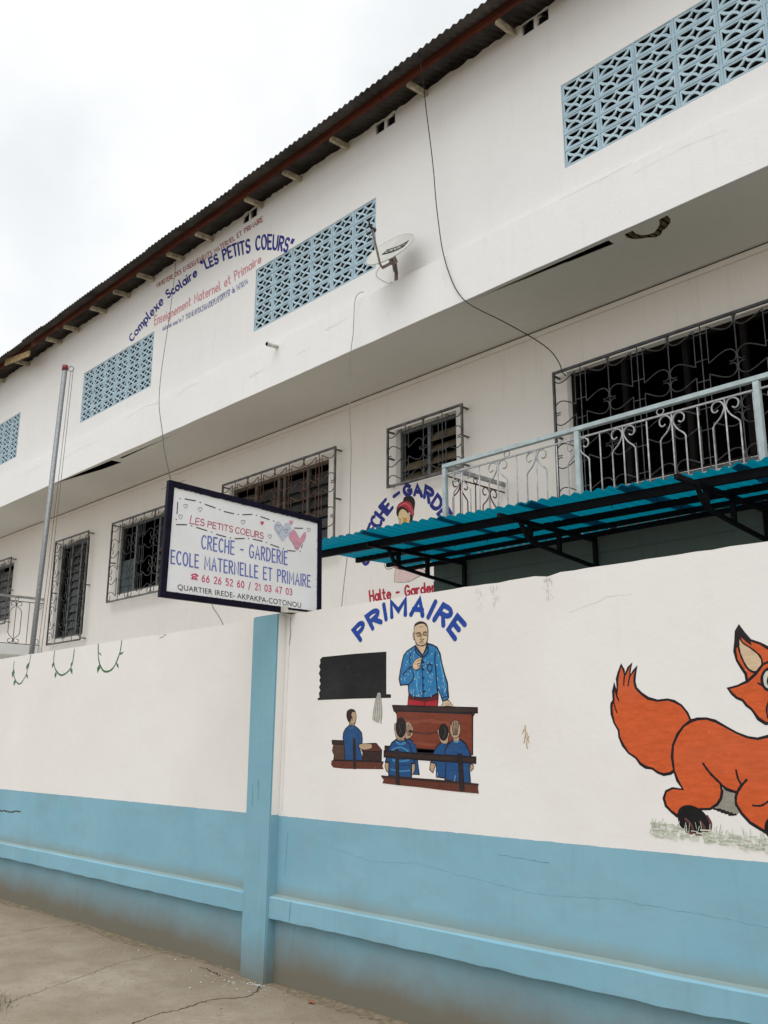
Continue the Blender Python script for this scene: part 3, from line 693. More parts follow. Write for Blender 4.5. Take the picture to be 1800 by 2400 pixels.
('L','ink',1,[(-3.829,1.72),(-3.837,1.688),(-3.844,1.649)],.006),
('L','ink2',1,[(-3.882,1.62),(-3.855,1.597),(-3.812,1.62)],.006),
('L','shirtl',1,[(-3.873,1.612),(-3.853,1.604),(-3.826,1.612)],.01),
('L','faintw',0,[(-3.873,1.377),(-3.863,1.414)],.005),
('L','faintw',0,[(-4.014,1.396),(-4.009,1.427)],.005),
('F','rust',0,[(-4.506,1.397),(-4.256,1.389),(-4.009,1.385),(-3.822,1.378),(-3.683,1.374),(-3.688,1.351),(-3.682,1.32),(-3.823,1.323),(-3.981,1.329),(-4.156,1.338),(-4.349,1.344),(-4.492,1.351),(-4.481,1.372)],None),
('F','brown3',0,[(-4.506,1.399),(-4.009,1.388),(-3.683,1.375),(-3.683,1.364),(-4.009,1.372),(-4.498,1.385)],None),
('F','brown3',0,[(-4.477,1.55),(-4.075,1.534),(-3.701,1.522),(-3.702,1.489),(-4.076,1.5),(-4.477,1.515)],.008),
('F','brown4',0,[(-4.372,1.561),(-4.347,1.561),(-4.337,1.347),(-4.365,1.348)],.007),
('F','brown4',0,[(-3.839,1.541),(-3.808,1.537),(-3.794,1.333),(-3.827,1.333)],.007)]],'painted_fox': [[('F','foxg',1,[(-2.197,1.398),(-2.12,1.387),(-2.127,1.334),(-2.116,1.301),(-2.137,1.286),(-2.155,1.282),(-2.19,1.297),(-2.242,1.307),(-2.209,1.331)],None),
('L','ink',1,[(-2.239,1.308),(-2.205,1.307)],.008),
('L','ink',1,[(-2.221,1.302),(-2.187,1.303)],.008),
('L','ink',1,[(-2.203,1.296),(-2.169,1.298)],.008),
('L','ink',1,[(-2.185,1.291),(-2.151,1.294)],.008),
('L','ink',1,[(-2.167,1.285),(-2.133,1.289)],.008),
('F','fox',0,[(-2.692,1.998),(-2.71,1.96),(-2.721,1.929),(-2.722,1.89),(-2.726,1.852),(-2.731,1.865),(-2.74,1.904),(-2.748,1.866),(-2.749,1.821),(-2.762,1.802),(-2.765,1.783),(-2.764,1.751),(-2.753,1.707),(-2.729,1.668),(-2.727,1.634),(-2.708,1.594),(-2.678,1.557),(-2.637,1.533),(-2.613,1.504),(-2.586,1.489),(-2.548,1.483),(-2.521,1.466),(-2.488,1.456),(-2.45,1.463),(-2.429,1.477),(-2.35,1.584),(-2.323,1.71),(-2.338,1.749),(-2.367,1.785),(-2.405,1.806),(-2.44,1.815),(-2.495,1.811),(-2.547,1.824),(-2.585,1.85),(-2.613,1.878),(-2.62,1.911),(-2.615,1.943),(-2.602,1.983),(-2.62,1.965),(-2.643,1.941),(-2.641,1.97),(-2.629,2.002),(-2.65,1.983),(-2.669,1.951),(-2.675,1.943),(-2.678,1.971)],.013),
('F','fox',0,[(-2.323,1.71),(-2.287,1.719),(-2.241,1.72),(-2.198,1.708),(-2.15,1.682),(-2.097,1.653),(-2.045,1.633),(-1.998,1.626),(-1.949,1.637),(-1.866,1.674),(-1.787,1.684),(-1.761,1.614),(-1.778,1.508),(-1.817,1.396),(-1.855,1.29),(-1.877,1.231),(-1.924,1.212),(-1.969,1.212),(-2.002,1.222),(-2.068,1.257),(-2.106,1.296),(-2.127,1.334),(-2.129,1.362),(-2.12,1.387),(-2.169,1.399),(-2.197,1.422),(-2.191,1.39),(-2.199,1.358),(-2.221,1.329),(-2.258,1.307),(-2.302,1.304),(-2.387,1.294),(-2.432,1.267),(-2.462,1.287),(-2.487,1.31),(-2.496,1.345),(-2.481,1.378),(-2.445,1.394),(-2.39,1.39),(-2.416,1.431),(-2.431,1.477),(-2.436,1.539),(-2.427,1.595),(-2.398,1.648),(-2.362,1.687)],.013),
('L','ink',1,[(-2.275,1.511),(-2.244,1.469),(-2.203,1.43),(-2.169,1.399),(-2.12,1.387)],.012),
('L','ink',1,[(-2.114,1.484),(-2.109,1.451),(-2.097,1.424),(-2.1,1.412)],.011),
('L','ink',1,[(-2.068,1.443),(-2.095,1.417),(-2.119,1.384),(-2.128,1.351),(-2.127,1.329)],.012),
('L','ink',1,[(-2.049,1.333),(-2.014,1.333),(-1.987,1.346),(-1.953,1.369)],.009),
('L','ink',1,[(-2.74,1.897),(-2.732,1.852),(-2.719,1.819)],.008),
('L','ink',1,[(-2.749,1.814),(-2.742,1.782),(-2.732,1.757)],.008),
('L','ink',1,[(-2.675,1.946),(-2.68,1.92),(-2.683,1.895)],.008),
('L','ink',1,[(-2.643,1.943),(-2.652,1.916),(-2.658,1.891)],.008),
('F','black',1,[(-2.428,1.267),(-2.42,1.296),(-2.392,1.315),(-2.352,1.319),(-2.307,1.302),(-2.279,1.276),(-2.266,1.244),(-2.267,1.216),(-2.291,1.202),(-2.312,1.191),(-2.343,1.192),(-2.369,1.194),(-2.4,1.207),(-2.422,1.229)],None),
('L','toe',1,[(-2.387,1.254),(-2.364,1.237),(-2.354,1.21),(-2.359,1.193),(-2.387,1.198)],.012),
('L','toe',1,[(-2.312,1.247),(-2.296,1.225),(-2.301,1.197),(-2.337,1.188)],.012),
('L','toe',1,[(-2.274,1.274),(-2.26,1.244),(-2.266,1.216),(-2.288,1.202)],.012),
('F','black',1,[(-2.001,1.254),(-1.984,1.28),(-1.943,1.294),(-1.905,1.282),(-1.886,1.251),(-1.896,1.214),(-1.942,1.193),(-1.987,1.2),(-2.003,1.224)],None),
('L','toe',1,[(-1.965,1.246),(-1.95,1.226),(-1.958,1.202)],.012),
('L','toe',1,[(-1.925,1.249),(-1.914,1.229),(-1.924,1.204)],.012),
('F','fox',0,[(-2.024,1.885),(-2.027,1.92),(-2.045,1.95),(-2.065,1.986),(-2.071,2.028),(-2.062,2.074),(-2.057,2.121),(-2.04,2.144),(-2.019,2.107),(-1.99,2.074),(-1.945,2.055),(-1.911,2.033),(-1.863,1.991),(-1.851,1.94),(-1.963,1.866)],.013),
('F','cream',1,[(-2.044,2.094),(-2.029,2.065),(-1.993,2.038),(-1.956,2.004),(-1.944,1.973),(-1.953,1.945),(-1.982,1.926),(-2.015,1.944),(-2.038,1.991),(-2.05,2.044)],.009),
('F','ink',0,[(-2.04,2.144),(-2.019,2.107),(-1.99,2.072),(-1.986,2.047),(-2.013,2.07),(-2.038,2.094),(-2.049,2.074),(-2.055,2.044),(-2.062,2.045),(-2.057,2.116)],None),
('F','fox',0,[(-2.119,1.857),(-2.071,1.867),(-2.021,1.886),(-1.98,1.918),(-1.942,1.959),(-1.893,1.976),(-1.835,1.978),(-1.77,1.952),(-1.736,1.906),(-1.726,1.846),(-1.696,1.817),(-1.705,1.785),(-1.751,1.765),(-1.794,1.722),(-1.864,1.69),(-1.921,1.691),(-1.956,1.695),(-1.986,1.715),(-2.009,1.751),(-2.019,1.763),(-2.037,1.777),(-2.053,1.8),(-2.082,1.813),(-2.102,1.832)],.013),
('F','white',0,[(-1.883,1.888),(-1.887,1.872),(-1.894,1.858),(-1.905,1.848),(-1.917,1.843),(-1.929,1.843),(-1.94,1.849),(-1.948,1.86),(-1.953,1.875),(-1.953,1.891),(-1.95,1.907),(-1.942,1.921),(-1.932,1.932),(-1.92,1.937),(-1.907,1.936),(-1.897,1.93),(-1.888,1.919),(-1.884,1.904)],.013),
('F','black',0,[(-1.892,1.881),(-1.895,1.869),(-1.901,1.86),(-1.91,1.854),(-1.918,1.855),(-1.926,1.86),(-1.93,1.871),(-1.931,1.883),(-1.928,1.895),(-1.921,1.905),(-1.913,1.91),(-1.904,1.909),(-1.897,1.903),(-1.892,1.893)],None),
('F','white',0,[(-1.911,1.892),(-1.913,1.887),(-1.917,1.884),(-1.921,1.887),(-1.923,1.893),(-1.92,1.898),(-1.916,1.9),(-1.912,1.898)],None),
('F','white',0,[(-1.799,1.887),(-1.802,1.873),(-1.808,1.861),(-1.817,1.852),(-1.826,1.848),(-1.836,1.848),(-1.845,1.853),(-1.852,1.863),(-1.855,1.875),(-1.856,1.89),(-1.852,1.904),(-1.846,1.916),(-1.838,1.925),(-1.828,1.929),(-1.818,1.929),(-1.809,1.923),(-1.803,1.914),(-1.799,1.901)],.012),
('F','black',0,[(-1.811,1.88),(-1.814,1.869),(-1.819,1.861),(-1.827,1.857),(-1.834,1.857),(-1.841,1.862),(-1.844,1.871),(-1.845,1.881),(-1.842,1.892),(-1.837,1.9),(-1.829,1.905),(-1.822,1.904),(-1.816,1.899),(-1.812,1.89)],None),
('F','cream',1,[(-1.91,1.802),(-1.869,1.818),(-1.819,1.805),(-1.8,1.766),(-1.838,1.723),(-1.89,1.718),(-1.921,1.752)],.009),
('F','black',0,[(-1.847,1.806),(-1.85,1.8),(-1.856,1.796),(-1.865,1.795),(-1.873,1.797),(-1.879,1.801),(-1.881,1.807),(-1.878,1.812),(-1.872,1.816),(-1.863,1.817),(-1.854,1.816),(-1.849,1.811)],None),
('L','ink',1,[(-1.971,1.875),(-1.957,1.866),(-1.946,1.859)],.009),
('L','ink',1,[(-1.927,1.797),(-1.943,1.758),(-1.941,1.719)],.009),
('L','ink',1,[(-1.897,1.763),(-1.87,1.748),(-1.834,1.761)],.008)]],'painted_grass': [[('L','grassc',0,[(-2.213,1.186),(-2.22,1.21)],.003),
('L','grassa',0,[(-1.901,1.186),(-1.881,1.18)],.005912768941492426),
('L','grassa',0,[(-1.868,1.164),(-1.872,1.187)],.003),
('L','grassb',0,[(-1.887,1.156),(-1.847,1.151)],.0061583797557978395),
('L','grassa',0,[(-2.412,1.207),(-2.363,1.206)],.006090320952735351),
('L','grassa',0,[(-2.304,1.212),(-2.283,1.21)],.006517492753600708),
('L','grassa',0,[(-2.189,1.206),(-2.18,1.218)],.003),
('L','grassb',0,[(-1.994,1.184),(-1.975,1.181)],.0030330102411650186),
('L','grassa',0,[(-2.566,1.224),(-2.566,1.248)],.003),
('L','grassa',0,[(-2.082,1.196),(-2.043,1.198)],.006758861857917558),
('L','grassb',0,[(-2.363,1.175),(-2.325,1.177)],.0059475296734238835),
('L','grassa',0,[(-1.923,1.168),(-1.906,1.167)],.005444509789494019),
('L','grassa',0,[(-2.06,1.165),(-2.04,1.159)],.006469483713722173),
('L','grassc',0,[(-2.286,1.2),(-2.279,1.222)],.003),
('L','grassa',0,[(-2.104,1.202),(-2.103,1.222)],.003),
('L','grassa',0,[(-2.509,1.186),(-2.516,1.22)],.003),
('L','grassa',0,[(-1.966,1.165),(-1.947,1.161)],.005264105848598979),
('L','grassb',0,[(-2.504,1.178),(-2.474,1.173)],.0035565429826827457),
('L','grassa',0,[(-1.916,1.19),(-1.895,1.19)],.0040518430157458546),
('L','grassb',0,[(-2.457,1.22),(-2.46,1.232)],.003),
('L','grassb',0,[(-1.971,1.178),(-1.975,1.19)],.003),
('L','grassb',0,[(-2.146,1.163),(-2.15,1.189)],.003),
('L','grassb',0,[(-1.975,1.16),(-1.933,1.159)],.006086818891682875),
('L','grassa',0,[(-2.497,1.223),(-2.45,1.224)],.006193644929816834),
('L','grassb',0,[(-1.98,1.145),(-1.978,1.17)],.003),
('L','grassb',0,[(-2.268,1.202),(-2.264,1.239)],.003),
('L','grassb',0,[(-2.56,1.165),(-2.522,1.16)],.005093981698959802),
('L','grassb',0,[(-2.528,1.186),(-2.5,1.187)],.0032572775997199775),
('L','grassc',0,[(-2.499,1.194),(-2.492,1.226)],.003),
('L','grassb',0,[(-2.557,1.214),(-2.547,1.247)],.003),
('L','grassc',0,[(-2.096,1.15),(-2.103,1.161)],.003),
('L','grassa',0,[(-2.254,1.175),(-2.251,1.192)],.003),
('L','grassc',0,[(-2.527,1.205),(-2.525,1.237)],.003),
('L','grassb',0,[(-2.517,1.222),(-2.506,1.251)],.003),
('L','grassa',0,[(-1.854,1.131),(-1.82,1.13)],.006570754776858194),
('L','grassa',0,[(-2.477,1.163),(-2.482,1.201)],.003),
('L','grassb',0,[(-1.851,1.166),(-1.83,1.161)],.005506217942297861),
('L','grassa',0,[(-2.512,1.226),(-2.484,1.222)],.0030619244110362477),
('L','grassb',0,[(-1.862,1.158),(-1.861,1.177)],.003),
('L','grassa',0,[(-1.92,1.155),(-1.882,1.15)],.004200594903197633),
('L','grassb',0,[(-1.983,1.142),(-1.963,1.141)],.006870153601740151),
('L','grassb',0,[(-2.38,1.181),(-2.37,1.218)],.003),
('L','grassb',0,[(-2.236,1.206),(-2.232,1.233)],.003),
('L','grassb',0,[(-2.229,1.199),(-2.235,1.218)],.003),
('L','grassa',0,[(-2.558,1.216),(-2.548,1.231)],.003),
('L','grassb',0,[(-1.855,1.133),(-1.825,1.132)],.0038449333517851696),
('L','grassc',0,[(-2.566,1.194),(-2.567,1.23)],.003),
('L','grassb',0,[(-2.173,1.201),(-2.149,1.2)],.006670667962238231),
('L','grassb',0,[(-1.846,1.169),(-1.85,1.182)],.003),
('L','grassb',0,[(-1.957,1.136),(-1.925,1.131)],.004557672914518026),
('L','grassa',0,[(-2.179,1.185),(-2.149,1.186)],.004281780955643362),
('L','grassa',0,[(-2.105,1.151),(-2.062,1.152)],.004224068036204823),
('L','grassa',0,[(-2.17,1.161),(-2.173,1.175)],.003),
('L','grassb',0,[(-2.223,1.168),(-2.227,1.197)],.003),
('L','grassb',0,[(-2.007,1.194),(-2.014,1.209)],.003),
('L','grassa',0,[(-1.987,1.156),(-1.986,1.187)],.003),
('L','grassb',0,[(-2.47,1.197),(-2.432,1.199)],.003040057237347333),
('L','grassb',0,[(-1.988,1.175),(-1.981,1.196)],.003),
('L','grassa',0,[(-2.214,1.17),(-2.166,1.173)],.006671524499835195),
('L','grassa',0,[(-2.298,1.159),(-2.279,1.155)],.006043712959622246),
('L','grassa',0,[(-2.309,1.201),(-2.264,1.199)],.0032259688292865995),
('L','grassa',0,[(-2.419,1.169),(-2.42,1.191)],.003),
('L','grassb',0,[(-2.52,1.174),(-2.509,1.188)],.003),
('L','grassa',0,[(-2.437,1.213),(-2.392,1.208)],.005548308809615616),
('L','grassa',0,[(-2.277,1.166),(-2.258,1.159)],.006324547898150906),
('L','grassa',0,[(-2.466,1.197),(-2.429,1.197)],.00504940184844355),
('L','grassa',0,[(-2.283,1.165),(-2.241,1.163)],.006992961680819895),
('L','grassa',0,[(-2.215,1.152),(-2.218,1.183)],.003),
('L','grassc',0,[(-2.373,1.2),(-2.367,1.238)],.003),
('L','grassa',0,[(-2.285,1.174),(-2.283,1.186)],.003),
('L','grassa',0,[(-2.01,1.185),(-2.011,1.219)],.003),
('L','grassa',0,[(-2.231,1.188),(-2.2,1.187)],.003375640383536218),
('L','grassc',0,[(-2.435,1.207),(-2.427,1.229)],.003),
('L','grassc',0,[(-2.07,1.147),(-2.067,1.169)],.003),
('L','grassb',0,[(-2.449,1.188),(-2.451,1.222)],.003),
('L','grassb',0,[(-2.163,1.161),(-2.154,1.191)],.003),
('L','grassa',0,[(-2.398,1.204),(-2.386,1.239)],.003),
('L','grassa',0,[(-2.181,1.163),(-2.173,1.192)],.003),
('L','grassb',0,[(-2.241,1.209),(-2.244,1.226)],.003),
('L','grassc',0,[(-2.126,1.145),(-2.133,1.163)],.003),
('L','grassa',0,[(-2.574,1.223),(-2.55,1.219)],.004762299019418277),
('L','grassa',0,[(-2.049,1.147),(-2.013,1.148)],.005107315466535733),
('L','grassb',0,[(-2.011,1.145),(-2.012,1.174)],.003),
('L','grassb',0,[(-1.966,1.165),(-1.934,1.161)],.003233776586960505),
('L','grassb',0,[(-1.954,1.189),(-1.924,1.186)],.0032967886863841194),
('L','grassb',0,[(-2.16,1.197),(-2.114,1.195)],.005142797037869683),
('L','grassa',0,[(-2.571,1.212),(-2.531,1.212)],.006440270512253446),
('L','grassb',0,[(-2.143,1.188),(-2.112,1.186)],.00504395278504405),
('L','grassa',0,[(-1.992,1.174),(-1.967,1.17)],.005783504992136134),
('L','grassb',0,[(-2.312,1.21),(-2.263,1.211)],.00663700780552365),
('L','grassa',0,[(-1.975,1.159),(-1.952,1.159)],.004222269279152119),
('L','grassa',0,[(-2.279,1.181),(-2.233,1.18)],.006326175143904114),
('L','grassb',0,[(-2.517,1.177),(-2.467,1.174)],.003035529031808917),
('L','grassb',0,[(-2.224,1.199),(-2.203,1.194)],.006637529879377243),
('L','grassa',0,[(-1.959,1.179),(-1.961,1.208)],.003),
('L','grassa',0,[(-2.057,1.188),(-2.019,1.189)],.004632071434443772),
('L','grassa',0,[(-2.382,1.175),(-2.377,1.192)],.003),
('L','grassb',0,[(-2.565,1.191),(-2.572,1.205)],.003),
('L','grassb',0,[(-2.1,1.179),(-2.073,1.174)],.0035387002593501495),
('L','grassa',0,[(-2.295,1.156),(-2.303,1.183)],.003),
('L','grassa',0,[(-1.872,1.152),(-1.849,1.149)],.005504493577866365),
('L','grassb',0,[(-2.45,1.219),(-2.417,1.213)],.0054474175918310126),
('L','grassa',0,[(-2.56,1.193),(-2.534,1.194)],.0057264419702292265),
('L','grassb',0,[(-1.896,1.183),(-1.866,1.182)],.005352599997912682),
('L','grassb',0,[(-2.354,1.177),(-2.352,1.188)],.003),
('L','grassb',0,[(-1.877,1.183),(-1.861,1.178)],.005589410189326589),
('L','grassb',0,[(-1.921,1.148),(-1.897,1.149)],.006776538158493711),
('L','grassa',0,[(-2.307,1.213),(-2.31,1.246)],.003),
('L','grassc',0,[(-2.036,1.156),(-2.029,1.186)],.003),
('L','grassb',0,[(-1.943,1.175),(-1.915,1.169)],.005176730724336477),
('L','grassa',0,[(-2.412,1.164),(-2.418,1.184)],.003),
('L','grassb',0,[(-2.217,1.169),(-2.196,1.162)],.005368796538068592),
('L','grassa',0,[(-1.912,1.147),(-1.916,1.175)],.003),
('L','grassb',0,[(-1.936,1.148),(-1.904,1.149)],.0067049069341988034),
('L','grassb',0,[(-2.127,1.178),(-2.106,1.171)],.005802522125023239),
('L','grassb',0,[(-2.072,1.167),(-2.073,1.197)],.003),
('L','grassb',0,[(-2.225,1.179),(-2.224,1.203)],.003),
('L','grassb',0,[(-2.411,1.192),(-2.412,1.209)],.003),
('L','grassa',0,[(-2.21,1.203),(-2.203,1.216)],.003),
('L','grassb',0,[(-2.373,1.166),(-2.373,1.184)],.003),
('L','grassb',0,[(-1.98,1.172),(-1.972,1.197)],.003),
('L','grassa',0,[(-2.325,1.206),(-2.317,1.227)],.003),
('L','grassb',0,[(-1.91,1.138),(-1.882,1.137)],.006943055057983361),
('L','grassa',0,[(-1.92,1.153),(-1.878,1.154)],.006040153614541065),
('L','grassa',0,[(-1.863,1.144),(-1.863,1.177)],.003),
('L','grassa',0,[(-2.262,1.199),(-2.257,1.213)],.003),
('L','grassa',0,[(-2.112,1.148),(-2.118,1.171)],.003),
('L','grassb',0,[(-2.45,1.212),(-2.421,1.208)],.004588315676360119),
('L','grassb',0,[(-2.56,1.184),(-2.507,1.187)],.004364645798623268),
('L','grassb',0,[(-2.425,1.214),(-2.419,1.243)],.003),
('L','grassa',0,[(-2.529,1.201),(-2.497,1.199)],.006828980055175437),
('L','grassa',0,[(-1.844,1.139),(-1.826,1.136)],.0067673560467215125),
('L','grassa',0,[(-2.332,1.181),(-2.33,1.201)],.003),
('L','grassa',0,[(-2.121,1.171),(-2.127,1.183)],.003),
('L','grassa',0,[(-2.228,1.158),(-2.181,1.155)],.0053146728616376504),
('L','grassa',0,[(-2.132,1.168),(-2.111,1.169)],.0036711583225454486),
('L','grassa',0,[(-2.573,1.175),(-2.53,1.172)],.006040904302737361),
('L','grassa',0,[(-2.269,1.153),(-2.269,1.184)],.003),
('L','grassb',0,[(-2.36,1.203),(-2.329,1.202)],.003905039882132938),
('L','grassc',0,[(-1.924,1.192),(-1.915,1.218)],.003),
('L','grassc',0,[(-1.86,1.182),(-1.859,1.194)],.003),
('L','grassb',0,[(-1.952,1.166),(-1.908,1.163)],.0048253147854843085),
('L','grassb',0,[(-2.272,1.203),(-2.237,1.199)],.00568890088837652),
('L','grassa',0,[(-2.54,1.194),(-2.495,1.196)],.0034274104164429176),
('L','grassa',0,[(-2.541,1.225),(-2.502,1.224)],.006731283565885372),
('L','grassc',0,[(-2.013,1.162),(-2.002,1.2)],.003),
('L','grassa',0,[(-2.025,1.184),(-2.023,1.215)],.003),
('L','grassb',0,[(-2.559,1.216),(-2.537,1.217)],.004744405182670433),
('L','grassc',0,[(-1.873,1.184),(-1.867,1.201)],.003),
('L','grassc',0,[(-2.015,1.145),(-2.02,1.165)],.003),
('L','grassa',0,[(-2.448,1.217),(-2.421,1.211)],.003261685301597674),
('L','grassa',0,[(-1.848,1.185),(-1.846,1.21)],.003),
('L','grassb',0,[(-2.576,1.197),(-2.541,1.192)],.005817008778300782),
('L','grassa',0,[(-2.292,1.171),(-2.294,1.192)],.003),
('L','grassb',0,[(-2.431,1.171),(-2.397,1.17)],.0036190702168746635),
('L','grassb',0,[(-2.407,1.163),(-2.414,1.201)],.003),
('L','grassb',0,[(-2.502,1.175),(-2.457,1.17)],.00329976784018593),
('L','grassa',0,[(-2.173,1.2),(-2.172,1.212)],.003),
('L','grassc',0,[(-1.992,1.14),(-1.987,1.153)],.003),
('L','grassc',0,[(-1.852,1.185),(-1.847,1.207)],.003),
('L','grassb',0,[(-2.126,1.148),(-2.097,1.147)],.005126899628884593),
('L','grassc',0,[(-2.021,1.156),(-2.019,1.179)],.003),
('L','grassb',0,[(-2.42,1.18),(-2.37,1.175)],.003152538569758407),
('L','grassc',0,[(-2.453,1.174),(-2.453,1.192)],.003),
('L','grassb',0,[(-2.462,1.161),(-2.437,1.156)],.0036975397383582007),
('L','grassa',0,[(-2.389,1.183),(-2.37,1.18)],.005149167568977147),
('L','grassc',0,[(-1.934,1.151),(-1.933,1.162)],.003),
('L','grassa',0,[(-1.915,1.143),(-1.881,1.139)],.004190350743346728),
('L','grassa',0,[(-2.574,1.226),(-2.526,1.227)],.005817831930759024),
('L','grassa',0,[(-1.9,1.179),(-1.898,1.202)],.003),
('L','grassb',0,[(-2.235,1.189),(-2.204,1.185)],.005883324235412068),
('L','grassb',0,[(-2.047,1.186),(-2.003,1.186)],.004085428570080273),
('L','grassb',0,[(-1.839,1.154),(-1.822,1.151)],.004100517871791139),
('L','grassb',0,[(-2.13,1.184),(-2.128,1.199)],.003),
('L','grassa',0,[(-2.07,1.2),(-2.068,1.231)],.003),
('L','grassa',0,[(-2.002,1.167),(-2.007,1.183)],.003),
('L','grassb',0,[(-2.069,1.164),(-2.039,1.165)],.004419640451132096),
('L','grassb',0,[(-2.443,1.174),(-2.443,1.203)],.003),
('L','grassb',0,[(-2.115,1.166),(-2.079,1.164)],.004795221557421521),
('L','grassa',0,[(-2.142,1.187),(-2.109,1.188)],.0031535381396575637),
('L','grassb',0,[(-2.422,1.189),(-2.391,1.19)],.003101697890727651),
('L','grassb',0,[(-2.107,1.184),(-2.071,1.18)],.00663635704055495),
('L','grassb',0,[(-2.498,1.167),(-2.464,1.164)],.004595475753633452),
('L','grassa',0,[(-1.875,1.177),(-1.847,1.178)],.005565398023546751),
('L','grassa',0,[(-1.981,1.185),(-1.979,1.22)],.003),
('L','grassb',0,[(-2.141,1.165),(-2.103,1.161)],.006805656237462524),
('L','grassb',0,[(-2.109,1.143),(-2.09,1.136)],.004327304889402887),
('L','grassb',0,[(-1.951,1.145),(-1.946,1.175)],.003),
('L','grassa',0,[(-2.488,1.178),(-2.491,1.201)],.003),
('L','grassb',0,[(-2.086,1.149),(-2.045,1.145)],.004042732373945342),
('L','grassb',0,[(-1.977,1.156),(-1.954,1.151)],.005638840483763812),
('L','grassa',0,[(-2.186,1.165),(-2.181,1.194)],.003),
('L','grassb',0,[(-1.9,1.141),(-1.883,1.135)],.006622829335452546),
('L','grassb',0,[(-2.384,1.2),(-2.383,1.228)],.003),
('L','grassa',0,[(-1.885,1.155),(-1.886,1.178)],.003),
('L','grassb',0,[(-2.018,1.195),(-2.015,1.223)],.003),
('L','grassb',0,[(-2.484,1.222),(-2.456,1.218)],.006848122039780474),
('L','grassb',0,[(-2.474,1.19),(-2.442,1.188)],.006927658589030626),
('L','grassb',0,[(-1.903,1.144),(-1.894,1.162)],.003),
('L','grassa',0,[(-2.353,1.165),(-2.342,1.192)],.003),
('L','grassb',0,[(-2.01,1.179),(-1.967,1.174)],.004119875825566055),
('L','grassb',0,[(-2.009,1.138),(-1.965,1.138)],.005160382412180298),
('L','grassc',0,[(-1.917,1.184),(-1.909,1.212)],.003),
('L','grassc',0,[(-2.511,1.163),(-2.51,1.181)],.003),
('L','grassb',0,[(-2.519,1.173),(-2.493,1.167)],.00580926824377824),
('L','grassc',0,[(-2.483,1.175),(-2.489,1.209)],.003),
('L','grassb',0,[(-1.867,1.142),(-1.83,1.141)],.0068819911562188005),
('L','grassa',0,[(-2.172,1.195),(-2.132,1.19)],.004104110735179806),
('L','grassb',0,[(-1.859,1.132),(-1.842,1.132)],.004239210030251956),
('L','grassb',0,[(-2.282,1.173),(-2.242,1.169)],.005296886249985762),
('L','grassb',0,[(-2.439,1.16),(-2.443,1.193)],.003),
('L','grassb',0,[(-1.952,1.141),(-1.951,1.161)],.003),
('L','grassa',0,[(-2.301,1.2),(-2.27,1.196)],.0057389324832554395),
('L','grassb',0,[(-2.291,1.172),(-2.286,1.188)],.003),
('L','grassa',0,[(-2.101,1.186),(-2.095,1.2)],.003),
('L','grassa',0,[(-2.091,1.19),(-2.089,1.216)],.003),
('L','grassa',0,[(-1.899,1.177),(-1.878,1.175)],.006679254809713901),
('L','grassa',0,[(-2.158,1.174),(-2.121,1.17)],.004408360638341824),
('L','grassc',0,[(-1.866,1.155),(-1.867,1.18)],.003),
('L','grassb',0,[(-2.468,1.183),(-2.448,1.178)],.005505921822988801),
('L','grassa',0,[(-2.231,1.177),(-2.207,1.171)],.00668003162368302),
('L','grassb',0,[(-2.366,1.166),(-2.326,1.168)],.005877051238820953),
('L','grassa',0,[(-1.996,1.194),(-1.976,1.193)],.005224036098548063),
('L','grassb',0,[(-2.102,1.202),(-2.106,1.239)],.003),
('L','grassc',0,[(-2.33,1.215),(-2.335,1.243)],.003),
('L','grassb',0,[(-2.065,1.156),(-2.03,1.15)],.0049136692056167275),
('L','grassb',0,[(-1.98,1.167),(-1.963,1.163)],.006546368150514976),
('L','grassb',0,[(-1.987,1.152),(-1.984,1.183)],.003),
('L','grassb',0,[(-2.012,1.176),(-1.988,1.174)],.005854751501581856),
('L','grassb',0,[(-1.877,1.188),(-1.874,1.208)],.003),
('L','grassb',0,[(-2.049,1.152),(-2.042,1.187)],.003),
('L','grassc',0,[(-2.58,1.179),(-2.576,1.191)],.003),
('L','grassc',0,[(-2.502,1.214),(-2.493,1.235)],.003),
('L','grassa',0,[(-2.157,1.175),(-2.12,1.173)],.0037496349073384977),
('L','grassc',0,[(-1.985,1.146),(-1.989,1.16)],.003),
('L','grassa',0,[(-2.295,1.184),(-2.269,1.182)],.005138078994676852),
('L','grassa',0,[(-1.865,1.148),(-1.845,1.145)],.006843643362692633),
('L','grassa',0,[(-2.275,1.162),(-2.276,1.2)],.003),
('L','grassb',0,[(-1.986,1.144),(-1.965,1.145)],.004007260696428698),
('L','grassc',0,[(-2.092,1.148),(-2.084,1.163)],.003),
('L','grassb',0,[(-2.417,1.184),(-2.388,1.183)],.004355698315787315),
('L','grassb',0,[(-2.381,1.186),(-2.382,1.217)],.003),
('L','grassb',0,[(-1.919,1.179),(-1.923,1.19)],.003),
('L','grassa',0,[(-1.947,1.145),(-1.913,1.143)],.0038957461341826336),
('L','grassc',0,[(-2.216,1.207),(-2.207,1.24)],.003),
('L','grassb',0,[(-2.568,1.197),(-2.514,1.198)],.005284060243205966),
('L','grassb',0,[(-2.294,1.179),(-2.261,1.176)],.0032288901327508445),
('L','grassb',0,[(-1.929,1.146),(-1.902,1.142)],.006549169427599818),
('L','grassa',0,[(-2.194,1.182),(-2.182,1.217)],.003),
('L','grassb',0,[(-2.038,1.158),(-2.007,1.156)],.0049091313182915534),
('L','grassa',0,[(-1.996,1.144),(-1.987,1.178)],.003),
('L','grassb',0,[(-2.331,1.197),(-2.298,1.193)],.006276602966235709),
('L','grassb',0,[(-2.461,1.189),(-2.457,1.222)],.003),
('L','grassb',0,[(-2.162,1.189),(-2.152,1.224)],.003),
('L','grassb',0,[(-2.169,1.155),(-2.146,1.154)],.003384900849393281),
